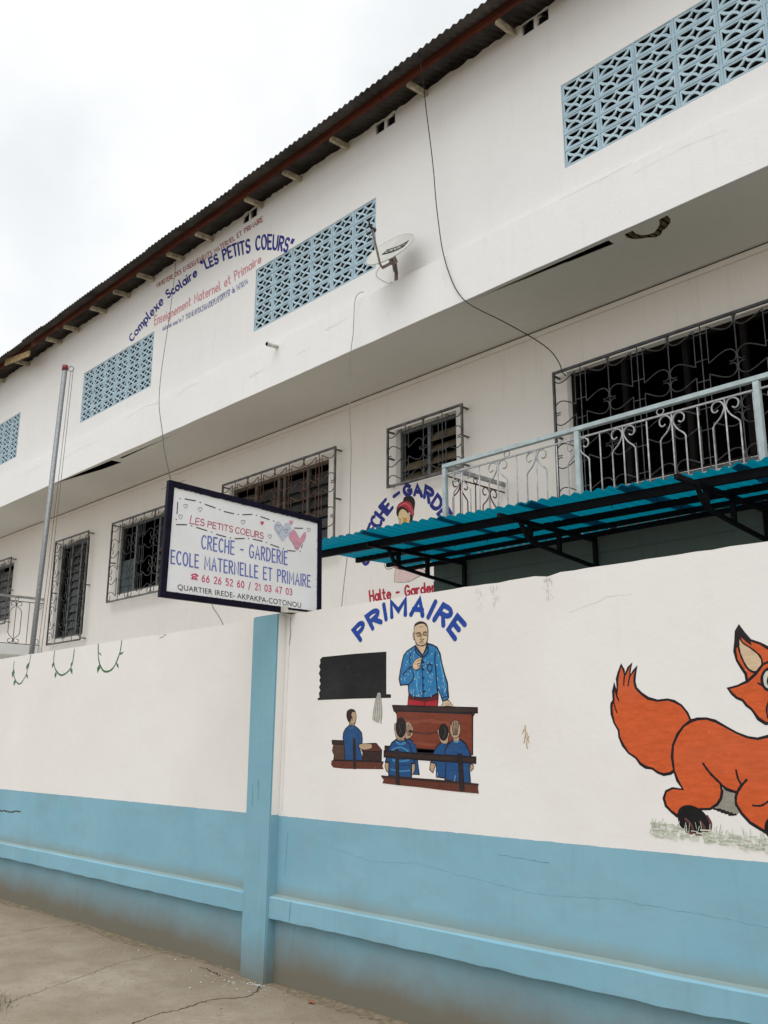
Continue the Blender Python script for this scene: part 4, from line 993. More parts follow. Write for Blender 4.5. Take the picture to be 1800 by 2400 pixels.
('L','grassa',0,[(-2.413,1.164),(-2.406,1.196)],.003),
('L','grassb',0,[(-1.895,1.137),(-1.899,1.153)],.003),
('L','grassa',0,[(-2.033,1.163),(-2.031,1.18)],.003),
('L','grassc',0,[(-2.553,1.205),(-2.554,1.236)],.003),
('L','grassb',0,[(-2.139,1.182),(-2.129,1.206)],.003)]],'painted_vine': [[('L','vine',1,[(-10.559,2.473),(-10.554,2.379),(-10.504,2.291),(-10.411,2.23),(-10.322,2.22),(-10.247,2.265),(-10.191,2.318),(-10.146,2.414),(-10.119,2.517)],.016),
('F','vine',0,[(-10.546,2.393),(-10.508,2.348),(-10.565,2.294),(-10.594,2.348)],None),
('F','vine',0,[(-10.152,2.442),(-10.136,2.402),(-10.208,2.361),(-10.212,2.408)],None),
('F','vine',0,[(-10.193,2.325),(-10.146,2.301),(-10.144,2.261),(-10.191,2.292)],None),
('F','vine',0,[(-10.482,2.276),(-10.453,2.241),(-10.498,2.199),(-10.52,2.241)],None)],[('L','vine',1,[(-9.523,2.519),(-9.524,2.419),(-9.47,2.336),(-9.373,2.278),(-9.274,2.263),(-9.162,2.294),(-9.099,2.342),(-9.07,2.418),(-9.063,2.509)],.018),
('F','vine',0,[(-9.518,2.419),(-9.497,2.385),(-9.546,2.347),(-9.558,2.387)],None),
('F','vine',0,[(-9.449,2.309),(-9.42,2.277),(-9.453,2.236),(-9.476,2.275)],None),
('F','vine',0,[(-9.118,2.337),(-9.065,2.306),(-9.062,2.257),(-9.116,2.295)],None),
('F','vine',0,[(-9.088,2.393),(-9.068,2.364),(-9.105,2.33),(-9.119,2.365)],None)],[('L','vine',1,[(-8.547,2.524),(-8.528,2.41),(-8.488,2.334),(-8.412,2.268),(-8.331,2.249),(-8.232,2.265),(-8.164,2.315),(-8.119,2.379),(-8.092,2.431),(-8.078,2.52)],.019),
('F','vine',0,[(-8.526,2.447),(-8.486,2.435),(-8.461,2.406),(-8.505,2.423)],None),
('F','vine',0,[(-8.488,2.334),(-8.465,2.291),(-8.521,2.243),(-8.535,2.293)],None),
('F','vine',0,[(-8.113,2.39),(-8.09,2.412),(-8.019,2.42),(-8.053,2.397)],None),
('F','vine',0,[(-8.153,2.327),(-8.109,2.304),(-8.099,2.264),(-8.144,2.293)],None)]],'painted_woman': [[('F','apron',0,[(-8.259,3.745),(-8.03,3.714),(-7.764,3.655),(-7.721,3.602),(-7.853,3.571),(-8.008,3.529),(-8.144,3.535),(-8.277,3.559),(-8.268,3.656)],.006),
('L','brown3',1,[(-8.452,3.845),(-8.457,3.796),(-8.419,3.747),(-8.341,3.737),(-8.248,3.759)],.008),
('F','blouse',1,[(-8.213,4.251),(-8.029,4.204),(-7.939,4.099),(-7.851,3.891),(-7.808,3.677),(-8.259,3.736),(-8.306,3.957),(-8.283,4.154)],.008),
('F','hair2',1,[(-8.12,4.57),(-8.102,4.622),(-8.028,4.63),(-7.955,4.605),(-7.909,4.539),(-7.914,4.457),(-7.946,4.397),(-8.005,4.507),(-8.074,4.557)],None),
('F','hair2',1,[(-7.983,4.403),(-7.947,4.347),(-7.951,4.302),(-7.979,4.262),(-8.029,4.245)],None),
('F','skiny',1,[(-8.202,4.442),(-8.144,4.479),(-8.063,4.447),(-8.001,4.373),(-7.997,4.306),(-8.029,4.245),(-8.093,4.226),(-8.144,4.258),(-8.185,4.295),(-8.2,4.354),(-8.218,4.405)],.006),
('F','hair2',1,[(-8.242,4.469),(-8.214,4.503),(-8.162,4.511),(-8.063,4.476),(-8.024,4.427),(-8.028,4.395),(-8.074,4.446),(-8.144,4.479),(-8.19,4.443),(-8.209,4.389),(-8.237,4.421)],None),
('F','band',1,[(-8.237,4.49),(-8.202,4.55),(-8.12,4.572),(-8.023,4.557),(-7.96,4.499),(-7.928,4.394),(-7.947,4.344),(-8.001,4.406),(-8.093,4.486),(-8.167,4.51)],.006),
('L','bandl',1,[(-8.19,4.524),(-8.097,4.541),(-8.005,4.49),(-7.946,4.388)],.012),
('F','cheek',1,[(-8.121,4.331),(-8.074,4.353),(-8.047,4.315),(-8.07,4.282),(-8.102,4.291)],None),
('L','brown3',1,[(-8.195,4.363),(-8.167,4.349)],.006),
('L','brown3',1,[(-8.125,4.361),(-8.097,4.343),(-8.074,4.349)],.006),
('L','brown3',1,[(-8.153,4.346),(-8.176,4.307),(-8.148,4.295)],.005),
('L','band',1,[(-8.172,4.276),(-8.134,4.28),(-8.107,4.258)],.009)]]}
TEXTS = [('u','MINISTERE DES ENSEIGNEMENTS MATERNEL ET PRIMAIRE',[(-12.892,8.961),(-12.334,8.937),(-11.777,8.914),(-11.121,8.888),(-10.597,8.894),(-9.93,8.896)],[(-12.925,9.044),(-12.361,9.016),(-11.813,9.005),(-11.16,8.98),(-10.627,8.974),(-9.949,8.983)],'tred',.015,'stroke'),('u','Complexe Scolaire',[(-13.647,8.234),(-13.483,8.307),(-13.23,8.396),(-12.904,8.514),(-12.602,8.603),(-12.461,8.634),(-12.128,8.66),(-11.649,8.703)],[(-13.767,8.346),(-13.62,8.443),(-13.368,8.56),(-13.045,8.673),(-12.721,8.778),(-12.569,8.788),(-12.23,8.825),(-11.721,8.861)],'tblue',.036,'stroke'),('u','“LES PETITS COEURS”',[(-11.48,8.766),(-11.362,8.716),(-11.12,8.692),(-10.683,8.633),(-10.336,8.548),(-10.045,8.485),(-9.762,8.386),(-9.485,8.249),(-9.244,8.116)],[(-11.583,8.913),(-11.442,8.88),(-11.181,8.854),(-10.744,8.84),(-10.38,8.764),(-10.059,8.702),(-9.774,8.607),(-9.442,8.433),(-9.174,8.274)],'tblue',.04,'stroke'),('u','Enseignement Maternel et Primaire',[(-12.894,8.281),(-12.363,8.242),(-11.744,8.242),(-10.907,8.196),(-9.932,8.247)],[(-12.915,8.451),(-12.38,8.394),(-11.765,8.393),(-10.945,8.357),(-9.954,8.374)],'tpink',.026,'stroke'),('u','Autorisé sous le N° 213/MEMP/DC/SGM/DEPEMP/DPP/SP du 14/10/14',[(-12.621,8.086),(-11.994,8.05),(-11.202,8.009),(-10.562,8.016),(-10.243,8.029)],[(-12.63,8.167),(-12.02,8.136),(-11.227,8.104),(-10.593,8.116),(-10.262,8.11)],'tblue2',.011,'stroke'),('w','PRIMAIRE',[(-4.716,2.281),(-4.595,2.349),(-4.46,2.401),(-4.328,2.414),(-4.18,2.401),(-4.087,2.38),(-3.997,2.34),(-3.914,2.292),(-3.85,2.223)],[(-4.789,2.354),(-4.656,2.435),(-4.481,2.498),(-4.328,2.511),(-4.153,2.497),(-4.027,2.471),(-3.911,2.423),(-3.838,2.368),(-3.769,2.302)],'tblue3',.034,'stroke'),('l','CRE',[(-8.751,3.852),(-8.736,4.037),(-8.693,4.159),(-8.596,4.271)],[(-8.875,3.869),(-8.86,4.055),(-8.818,4.238),(-8.74,4.381)],'tblue',.05,'stroke'),('l','CHE',[(-8.571,4.302),(-8.439,4.424),(-8.313,4.526)],[(-8.74,4.407),(-8.598,4.555),(-8.44,4.656)],'tblue',.05,'stroke'),('l','-',[(-8.261,4.614),(-8.155,4.65)],[(-8.344,4.723),(-8.214,4.766)],'tblue',.05,'stroke'),('l','GARDERIE',[(-8.097,4.655),(-7.902,4.618),(-7.746,4.558),(-7.648,4.458),(-7.551,4.343),(-7.467,4.248),(-7.415,4.143),(-7.355,4.007),(-7.315,3.876)],[(-8.108,4.779),(-7.924,4.746),(-7.722,4.694),(-7.548,4.569),(-7.422,4.432),(-7.318,4.301),(-7.258,4.164),(-7.21,4.015),(-7.182,3.886)],'tblue',.05,'stroke'),('l','Halte - Garderie',[(-8.72,3.362),(-7.627,3.356),(-7.448,3.355)],[(-8.739,3.497),(-7.637,3.477),(-7.457,3.475)],'tred2',.03,'stroke'),('s','CRECHE - GARDERIE',[(3.435,2.913),(4.186,2.897)],[(3.434,3.006),(4.182,2.994)],'sblue',.0105,'bstroke'),('s','ECOLE MATERNELLE ET PRIMAIRE',[(3.203,2.776),(4.413,2.753)],[(3.199,2.865),(4.41,2.841)],'sblue',.0105,'bstroke'),('s','66 26 52 60 / 21 03 47 03',[(3.453,2.68),(4.24,2.672)],[(3.451,2.726),(4.238,2.718)],'spink',.0075,'bstroke'),('s','QUARTIER IREDE- AKPAKPA-COTONOU',[(3.264,2.604),(4.329,2.586)],[(3.262,2.64),(4.327,2.625)],'sgrey',0,'plain'),('s','L',[(3.331,3.074),(3.367,3.075)],[(3.339,3.131),(3.374,3.131)],'sred',.0065,'stroke'),('s','ES',[(3.376,3.073),(3.446,3.074)],[(3.377,3.119),(3.447,3.121)],'sred',.0065,'stroke'),('s','PETITS',[(3.476,3.071),(3.686,3.067)],[(3.478,3.113),(3.687,3.11)],'sred',.0065,'stroke'),('s','COEURS',[(3.71,3.066),(3.959,3.06)],[(3.712,3.109),(3.957,3.105)],'sred',.0065,'stroke')]
DASHES = [[(3.24,3.235),(3.245,3.235)],[(3.282,3.24),(3.365,3.242)],[(3.402,3.237),(3.408,3.237)],[(3.446,3.231),(3.53,3.22)],[(3.566,3.214),(3.572,3.215)],[(3.607,3.207),(3.688,3.205)],[(3.726,3.207),(3.732,3.208)],[(3.767,3.211),(3.848,3.227)],[(3.886,3.228),(3.892,3.228)],[(3.928,3.223),(4.007,3.215)],[(4.043,3.21),(4.05,3.21)],[(3.226,3.207),(3.225,3.125)],[(3.221,3.085),(3.224,3.082)],[(3.226,3.048),(3.306,3.06)],[(3.343,3.058),(3.349,3.058)],[(3.387,3.054),(3.469,3.045)],[(3.508,3.041),(3.514,3.04)],[(3.55,3.031),(3.631,3.024)],[(3.668,3.023),(3.674,3.023)],[(3.71,3.023),(3.79,3.037)],[(3.825,3.042),(3.831,3.043)],[(3.867,3.044),(3.949,3.041)],[(3.986,3.037),(3.992,3.037)],[(4.027,3.028),(4.105,3.017)],[(4.142,3.014),(4.149,3.014)],[(4.184,3.005),(4.257,3.01)],[(4.244,3.188),(4.324,3.199)],[(4.318,3.047),(4.324,3.068)],[(4.303,3.017),(4.308,3.017)]]
HEARTS = [('line','sgrey',[(3.291,3.173),(3.285,3.178),(3.277,3.185),(3.274,3.192),(3.277,3.2),(3.284,3.201),(3.289,3.195),(3.294,3.203),(3.3,3.204),(3.305,3.197),(3.303,3.19),(3.296,3.18)]),('line','sgrey',[(3.408,3.17),(3.402,3.175),(3.393,3.182),(3.39,3.189),(3.394,3.198),(3.401,3.199),(3.406,3.193),(3.411,3.201),(3.418,3.202),(3.423,3.195),(3.42,3.187),(3.413,3.177)]),('line','sgrey',[(3.256,3.091),(3.249,3.097),(3.242,3.104),(3.239,3.111),(3.242,3.119),(3.249,3.12),(3.254,3.114),(3.258,3.122),(3.265,3.123),(3.27,3.116),(3.268,3.108),(3.261,3.099)]),('line','sgrey',[(3.774,3.14),(3.767,3.145),(3.758,3.152),(3.755,3.159),(3.759,3.167),(3.767,3.168),(3.773,3.163),(3.778,3.17),(3.785,3.171),(3.79,3.165),(3.787,3.157),(3.78,3.147)]),('line','sgrey',[(4.017,3.07),(4.011,3.076),(4.002,3.083),(3.999,3.09),(4.003,3.098),(4.011,3.099),(4.016,3.093),(4.021,3.101),(4.029,3.102),(4.033,3.095),(4.031,3.087),(4.023,3.078)]),('line','sgrey',[(4.384,3.179),(4.378,3.185),(4.37,3.192),(4.367,3.199),(4.371,3.207),(4.378,3.208),(4.384,3.202),(4.388,3.21),(4.395,3.211),(4.4,3.204),(4.397,3.196),(4.39,3.187)]),('fill','spink2',[(3.943,3.161),(3.937,3.166),(3.929,3.173),(3.927,3.18),(3.93,3.189),(3.937,3.19),(3.942,3.184),(3.947,3.191),(3.954,3.192),(3.958,3.186),(3.956,3.178),(3.949,3.168)]),('fill','spink3',[(4.212,3.204),(4.205,3.211),(4.195,3.221),(4.192,3.23),(4.197,3.24),(4.205,3.242),(4.211,3.234),(4.217,3.244),(4.225,3.245),(4.23,3.236),(4.227,3.226),(4.219,3.214)]),('fill','spale',[(4.136,3.07),(4.105,3.1),(4.065,3.138),(4.051,3.172),(4.071,3.208),(4.105,3.21),(4.131,3.179),(4.156,3.212),(4.19,3.213),(4.213,3.179),(4.201,3.143),(4.164,3.102)]),('dot','black',[(4.098,3.125),(4.085,3.137),(4.069,3.151),(4.063,3.165),(4.071,3.182),(4.085,3.184),(4.096,3.172),(4.106,3.187),(4.119,3.19),(4.129,3.176),(4.124,3.16),(4.109,3.14)]),('line','sgrey',[(4.165,3.136),(4.158,3.141),(4.15,3.148),(4.147,3.155),(4.152,3.163),(4.159,3.164),(4.164,3.158),(4.169,3.165),(4.176,3.167),(4.181,3.16),(4.178,3.152),(4.171,3.143)]),('fill','spink3',[(4.194,3.115),(4.212,3.148),(4.236,3.174),(4.271,3.143),(4.298,3.113),(4.322,3.147),(4.346,3.172),(4.355,3.157),(4.345,3.114),(4.313,3.073),(4.272,3.023),(4.235,3.066)]),('line2','spinkd',[(4.194,3.115),(4.212,3.148),(4.236,3.174),(4.271,3.143),(4.298,3.113),(4.322,3.147),(4.346,3.172),(4.355,3.157),(4.345,3.114),(4.313,3.073),(4.272,3.023),(4.235,3.066)])]
PHONE = [[(3.362,2.708),(3.367,2.723),(3.399,2.73),(3.421,2.721),(3.421,2.709),(3.405,2.708),(3.4,2.718),(3.377,2.718),(3.375,2.708)],[(3.375,2.71),(3.4,2.711),(3.42,2.686),(3.363,2.686)],[(3.382,2.702),(3.397,2.703),(3.401,2.695),(3.381,2.694)]]

def mural(name, layers, parent, place, off0=.0005):
    mb = MB(); mats = []; off = off0; step = .00003
    def mi(c):
        if c not in mats: mats.append(c)
        return mats.index(c)
    for kind, c, s, pts, x in layers:
        if kind == 'F':
            P = catmull(pts, True, 4) if s else pts
            fillpoly(mb, P, place, off, mi(c))
            if x: ribbon(mb, P, x, place, off + step * .4, mi('ink'), True, wob=.25, ramp=0)
        else:
            P = catmull(pts, False, 5) if s and len(pts) > 2 else pts
            ribbon(mb, P, x, place, off, mi(c), wob=.2, ramp=step * .3)
        off += step
    return mb.build(name, parent, mats)

# ================================================================== THE SETTING
g = MB()
gx = [-60, -30, -16] + [-12 + i * .5 for i in range(25)] + [4, 10, 60]
g.quad([(-120, -90, 0), (80, -90, 0), (80, 4.3, 0), (-120, 4.3, 0)])
street = g.build('street', None, ['street_concrete']); street['kind'] = 'structure'
y = MB(); y.quad([(-120, 4.3, -.004), (80, 4.3, -.004), (80, 90, -.004), (-120, 90, -.004)])
simple('yard_concrete', (.50, .47, .42), .9, .2)  # unseen yard, made pale to bounce light up onto the soffit
yard = y.build('yard_ground', None, ['yard_concrete']); yard['kind'] = 'structure'

# ------------------------------------------------------------------ boundary wall
wall = thing('boundary_wall', 'white rendered boundary wall with a blue painted foot, a projecting blue ledge and cartoon murals along the street', 'wall', (-5.7, 4.3, 0))
wall_inv = Matrix.Translation((5.7, -4.3, 0))
class Off:            # parts are authored in world coordinates; their parent sits at its base
    pass
def adopt(o, p):
    o.parent = p; o.matrix_parent_inverse = Matrix.Translation(-p.location); return o
YW = 4.24
def wall_panel(x0, x1, notches=()):
    top = []
    n = int((x1 - x0) / .09)
    for i in range(n + 1):
        x = x1 - (x1 - x0) * i / n
        top.append((x, 2.53 + random.uniform(-.0025, .0025) + .002 * math.sin(x * 1.3)))
    res = []
    for x, z in top:
        for a, w, d in notches:
            if abs(x - a) < w: z -= d * (1 - (abs(x - a) / w) ** 2)
        res.append((x, z))
    return plate('panel', [(x0, -.05), (x1, -.05)] + res, [], .15, lambda a, b, c: (a, YW + c, b), None, ['wall_paint'])
P1 = adopt(wall_panel(-34, -5.88, [(-7.35, .1, .012)]), wall)
P2 = adopt(wall_panel(-5.585, 4.2, [(-3.53, .035, .012), (-3.135, .05, .014)]), wall)
pb = MB()
pb.v += [(-5.88, 4.172, -.05), (-5.585, 4.165, -.05), (-5.585, 4.38, -.05), (-5.88, 4.38, -.05), (-5.88, 4.172, 2.535), (-5.552, 4.165, 2.535), (-5.552, 4.38, 2.535), (-5.88, 4.38, 2.535)]
for i, q in enumerate(((0, 3, 2, 1), (4, 5, 6, 7), (0, 1, 5, 4), (1, 2, 6, 5), (2, 3, 7, 6), (3, 0, 4, 7))):
    pb.f.append(q); pb.m.append(0)
pil = pb.build('pillar', None, ['pillar_paint'], bevel=.008); adopt(pil, wall)
# ragged inner plaster edge of the pillar: white return above the paint line
rt = MB(); rt.quad([(-5.5495, 4.172, 2.53), (-5.5495, 4.239, 2.53), (-5.569, 4.239, 1.1), (-5.569, 4.172, 1.1)])
adopt(rt.build('painted_return', None, ['pillar_white']), wall)
def ledge(x0, x1, m):
    L = MB(); n = int((x1 - x0) / .12); prev = None
    for i in range(n + 1):
        x = x0 + (x1 - x0) * i / n
        zt = .558 + random.uniform(-.0022, .0022); zb = .417 + random.uniform(-.004, .004) + (.016 if abs(x + 2.15) < .12 else 0)
        yf = 4.182 + random.uniform(-.0012, .0012)
        ring = [(x, 4.2395, zt + .012), (x, yf + .006, zt), (x, yf, zt - .006), (x, yf, zb + .005), (x, yf + .006, zb), (x, 4.2395, zb + .006)]
        if prev:
            for a in range(5): L.quad([prev[a], ring[a], ring[a + 1], prev[a + 1]])
        prev = ring
    return adopt(L.build('ledge', None, ['wall_paint']), wall)
ledge(-34, -5.882, 0); ledge(-5.583, 4.2, 0)
def crack(name, pts, w, y, m, parent, place=None, wob=.5):
    mb = MB(); P = []
    for a, b in zip(pts, pts[1:]):
        n = max(2, int((Vector(b) - Vector(a)).length / .03))
        for i in range(n):
            t = i / n; j = .004 + .25 * w
            P.append((a[0] + (b[0] - a[0]) * t + random.uniform(-j, j), a[1] + (b[1] - a[1]) * t + random.uniform(-j, j)))
    P.append(pts[-1])
    ribbon(mb, P, w, place or on_y(y), .0008, 0, wob=wob)
    return adopt(mb.build(name, None, [m]), parent)
crack('crack', [(-5.50, 2.50), (-5.505, 2.2), (-5.52, 1.8), (-5.525, 1.5), (-5.535, 1.12)], .003, YW, 'crack_soft', wall)
crack('crack', [(-5.50, 2.5), (-5.493, 2.38), (-5.503, 2.3)], .006, YW, 'crack', wall)
crack('crack', [(-5.46, 1.0), (-5.47, .85), (-5.48, .7)], .003, YW, 'crack_blue', wall)
crack('crack', [(-5.33, .55), (-5.34, .43)], .003, 4.18, 'crack_blue', wall)
crack('crack', [(-5.35, .4), (-5.38, .25), (-5.41, .15)], .0025, YW, 'crack_blue', wall)
crack('crack', [(-5.0, .93), (-4.6, .87), (-4.2, .895), (-3.8, .86), (-3.3, .82), (-2.8, .85), (-2.3, .835), (-1.6, .80)], .0009, YW, 'crack_blue', wall)
crack('crack', [(-3.55, 1.0), (-3.2, .985)], .002, YW, 'crack_blue', wall)
crack('painted_stroke', [(-10.6, .868), (-10.3, .87), (-10.0, .893)], .014, YW, 'crack', wall, wob=.2)
crack('crack', [(-5.80, 1.30), (-5.798, 1.15)], .003, 4.167, 'crack_blue', wall)
crack('crack', [(-5.73, 1.34), (-5.728, 1.2)], .003, 4.167, 'crack_blue', wall)
crack('crack', [(-9.3, 2.30), (-9.25, 2.28)], .004, YW, 'crack_soft', wall)
crack('crack', [(-7.38, 2.50), (-7.33, 2.505), (-7.28, 2.515)], .006, YW, 'crack', wall)
crack('crack', [(-3.0, 2.3), (-2.75, 2.36), (-2.6, 2.36)], .0013, YW, 'crack_soft', wall)
st = MB()
for xs, n in ((-3.65, 12), (-3.53, 26), (-3.135, 34)):
    for i in range(n):
        x = xs + random.gauss(0, .018); z = 2.515 - random.random() ** 1.8 * .13
        ribbon(st, [(x, z), (x + random.uniform(-.004, .004), z - random.uniform(.008, .03))], random.uniform(.0012, .003), on_y(YW), .0008 + .00002 * i, 0)
adopt(st.build('water_stain', None, ['crack_soft']), wall)['kind'] = 'stuff'
st = MB()
for i in range(14):
    x = -3.33 + random.gauss(0, .016); z = 1.658 + random.gauss(0, .03)
    ribbon(st, [(x, z), (x + random.uniform(-.01, .01), z - random.uniform(.01, .03))], random.uniform(.004, .009), on_y(YW), .0008 + .00003 * i, 0)
adopt(st.build('rust_stain', None, ['rust_stain']), wall)['kind'] = 'stuff'

for k, v in MURALS.items():
    if k == 'painted_woman': continue
    for lay in v: adopt(mural(k, lay, None, on_y(YW)), wall)
def lettering(where, parent, place, name='lettering', off=.0012):
    for w, txt, B, T, c, sw, font in TEXTS:
        if w != where: continue
        mb = MB(); words = []
        if font in ('stroke', 'bstroke'): stroke_text(mb, txt, B, T, sw, place, off, 0, .30 if font == 'bstroke' else .17 if w == 's' else (.3 if txt == 'PRIMAIRE' else .24), words)
        elif font == 'double':
            w2 = []
            stroke_text(mb, txt, B, T, sw, place, off, 0, .36 if sw > .012 else .42, words); stroke_text(MB(), txt, B, T, sw * .55, place, off + .0006, 1, .36 if sw > .012 else .42, w2)
            for a_, b_ in zip(words, w2):
                k0 = len(a_.v); a_.v += b_.v; a_.f += [tuple(k0 + q for q in f_) for f_ in b_.f]; a_.m += b_.m
        elif font == 'boldo':
            font_text(mb, txt, B, T, place, off, 0, .022, .012); font_text(mb, txt, B, T, place, off + .0004, 1, -.008, .012)
        else: font_text(mb, txt, B, T, place, off, 0, .016 if font == 'bold' else .004)
        for q in (words or [mb]):
            adopt(q.build(name, None, [c] + ([c + 'l'] if font == 'double' else [])), parent)
PAINT['schalkp'] = (236, 170, 190)
lettering('w', wall, on_y(YW), off=.0015)

# ================================================================== SCHOOL BUILDING
bld = thing('school_building', 'two storey white school with blue breeze block screens, overhanging upper floor and dark corrugated roof', 'building', (-8, 8, 0))
YU, YB, YL = 6.95, 6.82, 8.0
def rect(x0, x1, z0, z1): return [(x0, z0), (x1, z0), (x1, z1), (x0, z1)]
VENTS = [(-4.74, 6), (-10.05, 6), (-15.41, 6), (-20.76, 6)]
CW, RH, VZ = .4205, .1935, 7.205
SMALL = [-5.20, -7.54, -10.44, -12.9, -2.86, -15.3]
holes = [rect(x, x + CW * n, VZ, VZ + RH * 5) for x, n in VENTS]
for x in SMALL[:3] + [-2.86]:
    holes += [rect(x, x + .155, 9.06, 9.195), rect(x + .195, x + .35, 9.06, 9.195)]
top = []
x = 3.5
while x > -31.9:
    top.append((x, 9.228 + random.uniform(-.018, .018))); x -= random.uniform(.03, .09)
adopt(plate('upper_wall', [(-32, 6.35), (3.5, 6.35)] + top + [(-32, 9.22)], holes, .05, lambda a, b, c: (a, YU + c, b), None, ['plaster_upper']), bld)
# projecting floor band
b = MB(); n = 120; prev = None
for i in range(n + 1):
    x = -32 + 35.5 * i / n
    r = lambda s: random.uniform(-s, s)
    ring = [(x, YU - .001, 6.81 + r(.004)), (x, YB + .03, 6.82 + r(.006)), (x, YB + r(.002), 6.80 + r(.004)), (x, YB + r(.002), 6.168 + r(.003)), (x, YB + .014, 6.168)]
    if prev:
        for a in range(4): b.quad([prev[a], ring[a], ring[a + 1], prev[a + 1]])
    prev = ring
adopt(b.build('floor_band', None, ['plaster_band'], smooth=False), bld)
# soffit with its gaps and broken hole
sof = [[(-5.95, 6.875), (-5.0, 6.885), (-4.25, 6.885), (-4.25, 6.985), (-4.75, 6.96), (-4.8, 6.948), (-5.2, 6.93), (-5.55, 6.905)],
       [(-16.2, 6.83), (-15.2, 6.87), (-13.95, 6.90), (-13.95, 7.09), (-14.6, 7.05), (-15.3, 6.95)],
       [(-13.75, 6.93), (-12.6, 6.945), (-11.7, 6.95), (-12.6, 6.965), (-13.75, 6.985)]]
hole = [(-4.09, 6.90), (-4.11, 6.98), (-4.08, 7.05), (-4.03, 7.09), (-3.98, 7.12), (-3.92, 7.17), (-3.86, 7.16), (-3.82, 7.11), (-3.76, 7.09), (-3.70, 7.04), (-3.66, 6.98), (-3.65, 6.90), (-3.74, 6.91), (-3.77, 6.98), (-3.82, 7.03), (-3.88, 7.07), (-3.95, 7.06), (-3.99, 7.02), (-4.01, 6.96), (-4.00, 6.90)]
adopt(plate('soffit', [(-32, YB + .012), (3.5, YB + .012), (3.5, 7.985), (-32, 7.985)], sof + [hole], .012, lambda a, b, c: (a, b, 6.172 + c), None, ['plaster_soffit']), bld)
v = MB(); v.box(-32, 3.5, YB + .03, 7.98, 6.27, 6.3); adopt(v.build('ceiling_void', None, ['room_black']), bld)
v = MB()
for i in range(9): v.box(-4.14 + i * .06, -4.10 + i * .06, 6.88, 7.2, 6.187 + .004 * (i % 2), 6.197 + .004 * (i % 2))
adopt(v.build('lath', None, ['broken_plaster']), bld)['kind'] = 'stuff'
# moulding under the soffit edge and dark joint
v = MB(); v.box(-32, 3.5, 7.975, 8.0, 6.10, 6.158); adopt(v.build('wall_moulding', None, ['plaster_lower'], bevel=.004), bld)
v = MB(); v.box(-32, 3.5, 7.986, 8.001, 6.158, 6.176); adopt(v.build('joint', None, ['room_black']), bld)
crack('crack', [(-14.2, 5.93), (-13.9, 5.93), (-13.4, 5.935)], .006, YL, 'crack', bld)
crack('crack', [(-12.4, 6.02), (-11.7, 6.03), (-10.5, 6.03)], .005, YL, 'crack_soft', bld)
for P_, w_ in [([(-17.6, 6.62), (-16.8, 6.66), (-16.3, 6.63)], .004), ([(-15.8, 6.55), (-15.0, 6.60), (-14.2, 6.58)], .0045), ([(-13.4, 6.75), (-12.8, 6.80), (-12.3, 6.73)], .005), ([(-11.8, 6.7), (-11.5, 6.76), (-11.2, 6.74)], .005), ([(-8.3, 6.6), (-7.9, 6.62)], .005),
               ([(-6.3, 6.62), (-6.25, 6.45), (-6.27, 6.4)], .003), ([(-5.5, 6.5), (-5.45, 6.36)], .003), ([(-7.2, 6.48), (-7.15, 6.4)], .004), ([(-3.9, 6.68), (-3.4, 6.7), (-3.0, 6.66)], .003), ([(-4.7, 6.78), (-4.2, 6.79), (-3.9, 6.8)], .003), ([(-9.9, 6.45), (-9.6, 6.46)], .007), ([(-8.9, 6.45), (-8.6, 6.46)], .006)]:
    crack('crack', P_, w_ * .55, YB - .003, 'crack_soft', bld)

# lower wall openings: x0, x1, z0, z1
OPEN = dict(A=(-5.56, -2.98, 4.15, 5.56), B=(-8.25, -7.20, 4.79, 5.555), C=(-12.05, -9.60, 4.15, 5.50), D=(-15.67, -13.45, 4.2, 5.50), E=(-18.2, -16.82, 3.58, 5.50), F=(-22.6, -20.46, 4.2, 5.50))
adopt(plate('lower_wall', [(-32, -.05), (3.5, -.05), (3.5, 6.4), (-32, 6.4)], [rect(*OPEN[k]) for k in OPEN], .2, lambda a, b, c: (a, YL + c, b), None, ['plaster_lower']), bld)
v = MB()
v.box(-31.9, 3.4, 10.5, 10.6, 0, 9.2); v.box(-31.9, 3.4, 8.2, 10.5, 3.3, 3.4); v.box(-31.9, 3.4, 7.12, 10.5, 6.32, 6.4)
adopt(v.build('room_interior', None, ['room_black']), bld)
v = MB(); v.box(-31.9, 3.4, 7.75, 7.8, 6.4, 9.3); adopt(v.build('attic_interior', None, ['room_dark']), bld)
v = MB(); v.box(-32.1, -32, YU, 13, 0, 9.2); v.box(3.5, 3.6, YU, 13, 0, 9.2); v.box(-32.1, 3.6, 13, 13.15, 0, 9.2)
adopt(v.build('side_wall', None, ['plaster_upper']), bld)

# breeze block screens
def block_mesh():
    W2, H2, t = CW / 2 - .0158, RH / 2 - .0158, .022
    def S(p): return [(a * W2, b * H2) for a, b in p]
    dia = S([(0, .56), (.105, .22), (.275, 0), (.105, -.22), (0, -.56), (-.105, -.22), (-.275, 0), (-.105, .22)])
    tri = [(-.92, .67), (-.75, .23), (-.51, 0), (-.75, -.23), (-.92, -.67)]
    lens = [(-.82, .85), (-.64, .47), (-.47, .23), (-.31, .23), (-.15, .51), (-.055, .85)]
    hs = [dia, S(tri), S([(-a, b) for a, b in tri]), S(lens), S([(-a, b) for a, b in lens]), S([(a, -b) for a, b in lens]), S([(-a, -b) for a, b in lens])]
    o = plate('breeze_block', [(-W2, -H2), (W2, -H2), (W2, H2), (-W2, H2)], hs, t, lambda a, b, c: (a, c, b), None, ['brick_blue'])
    me = o.data; bpy.data.objects.remove(o); return me
BM = block_mesh()
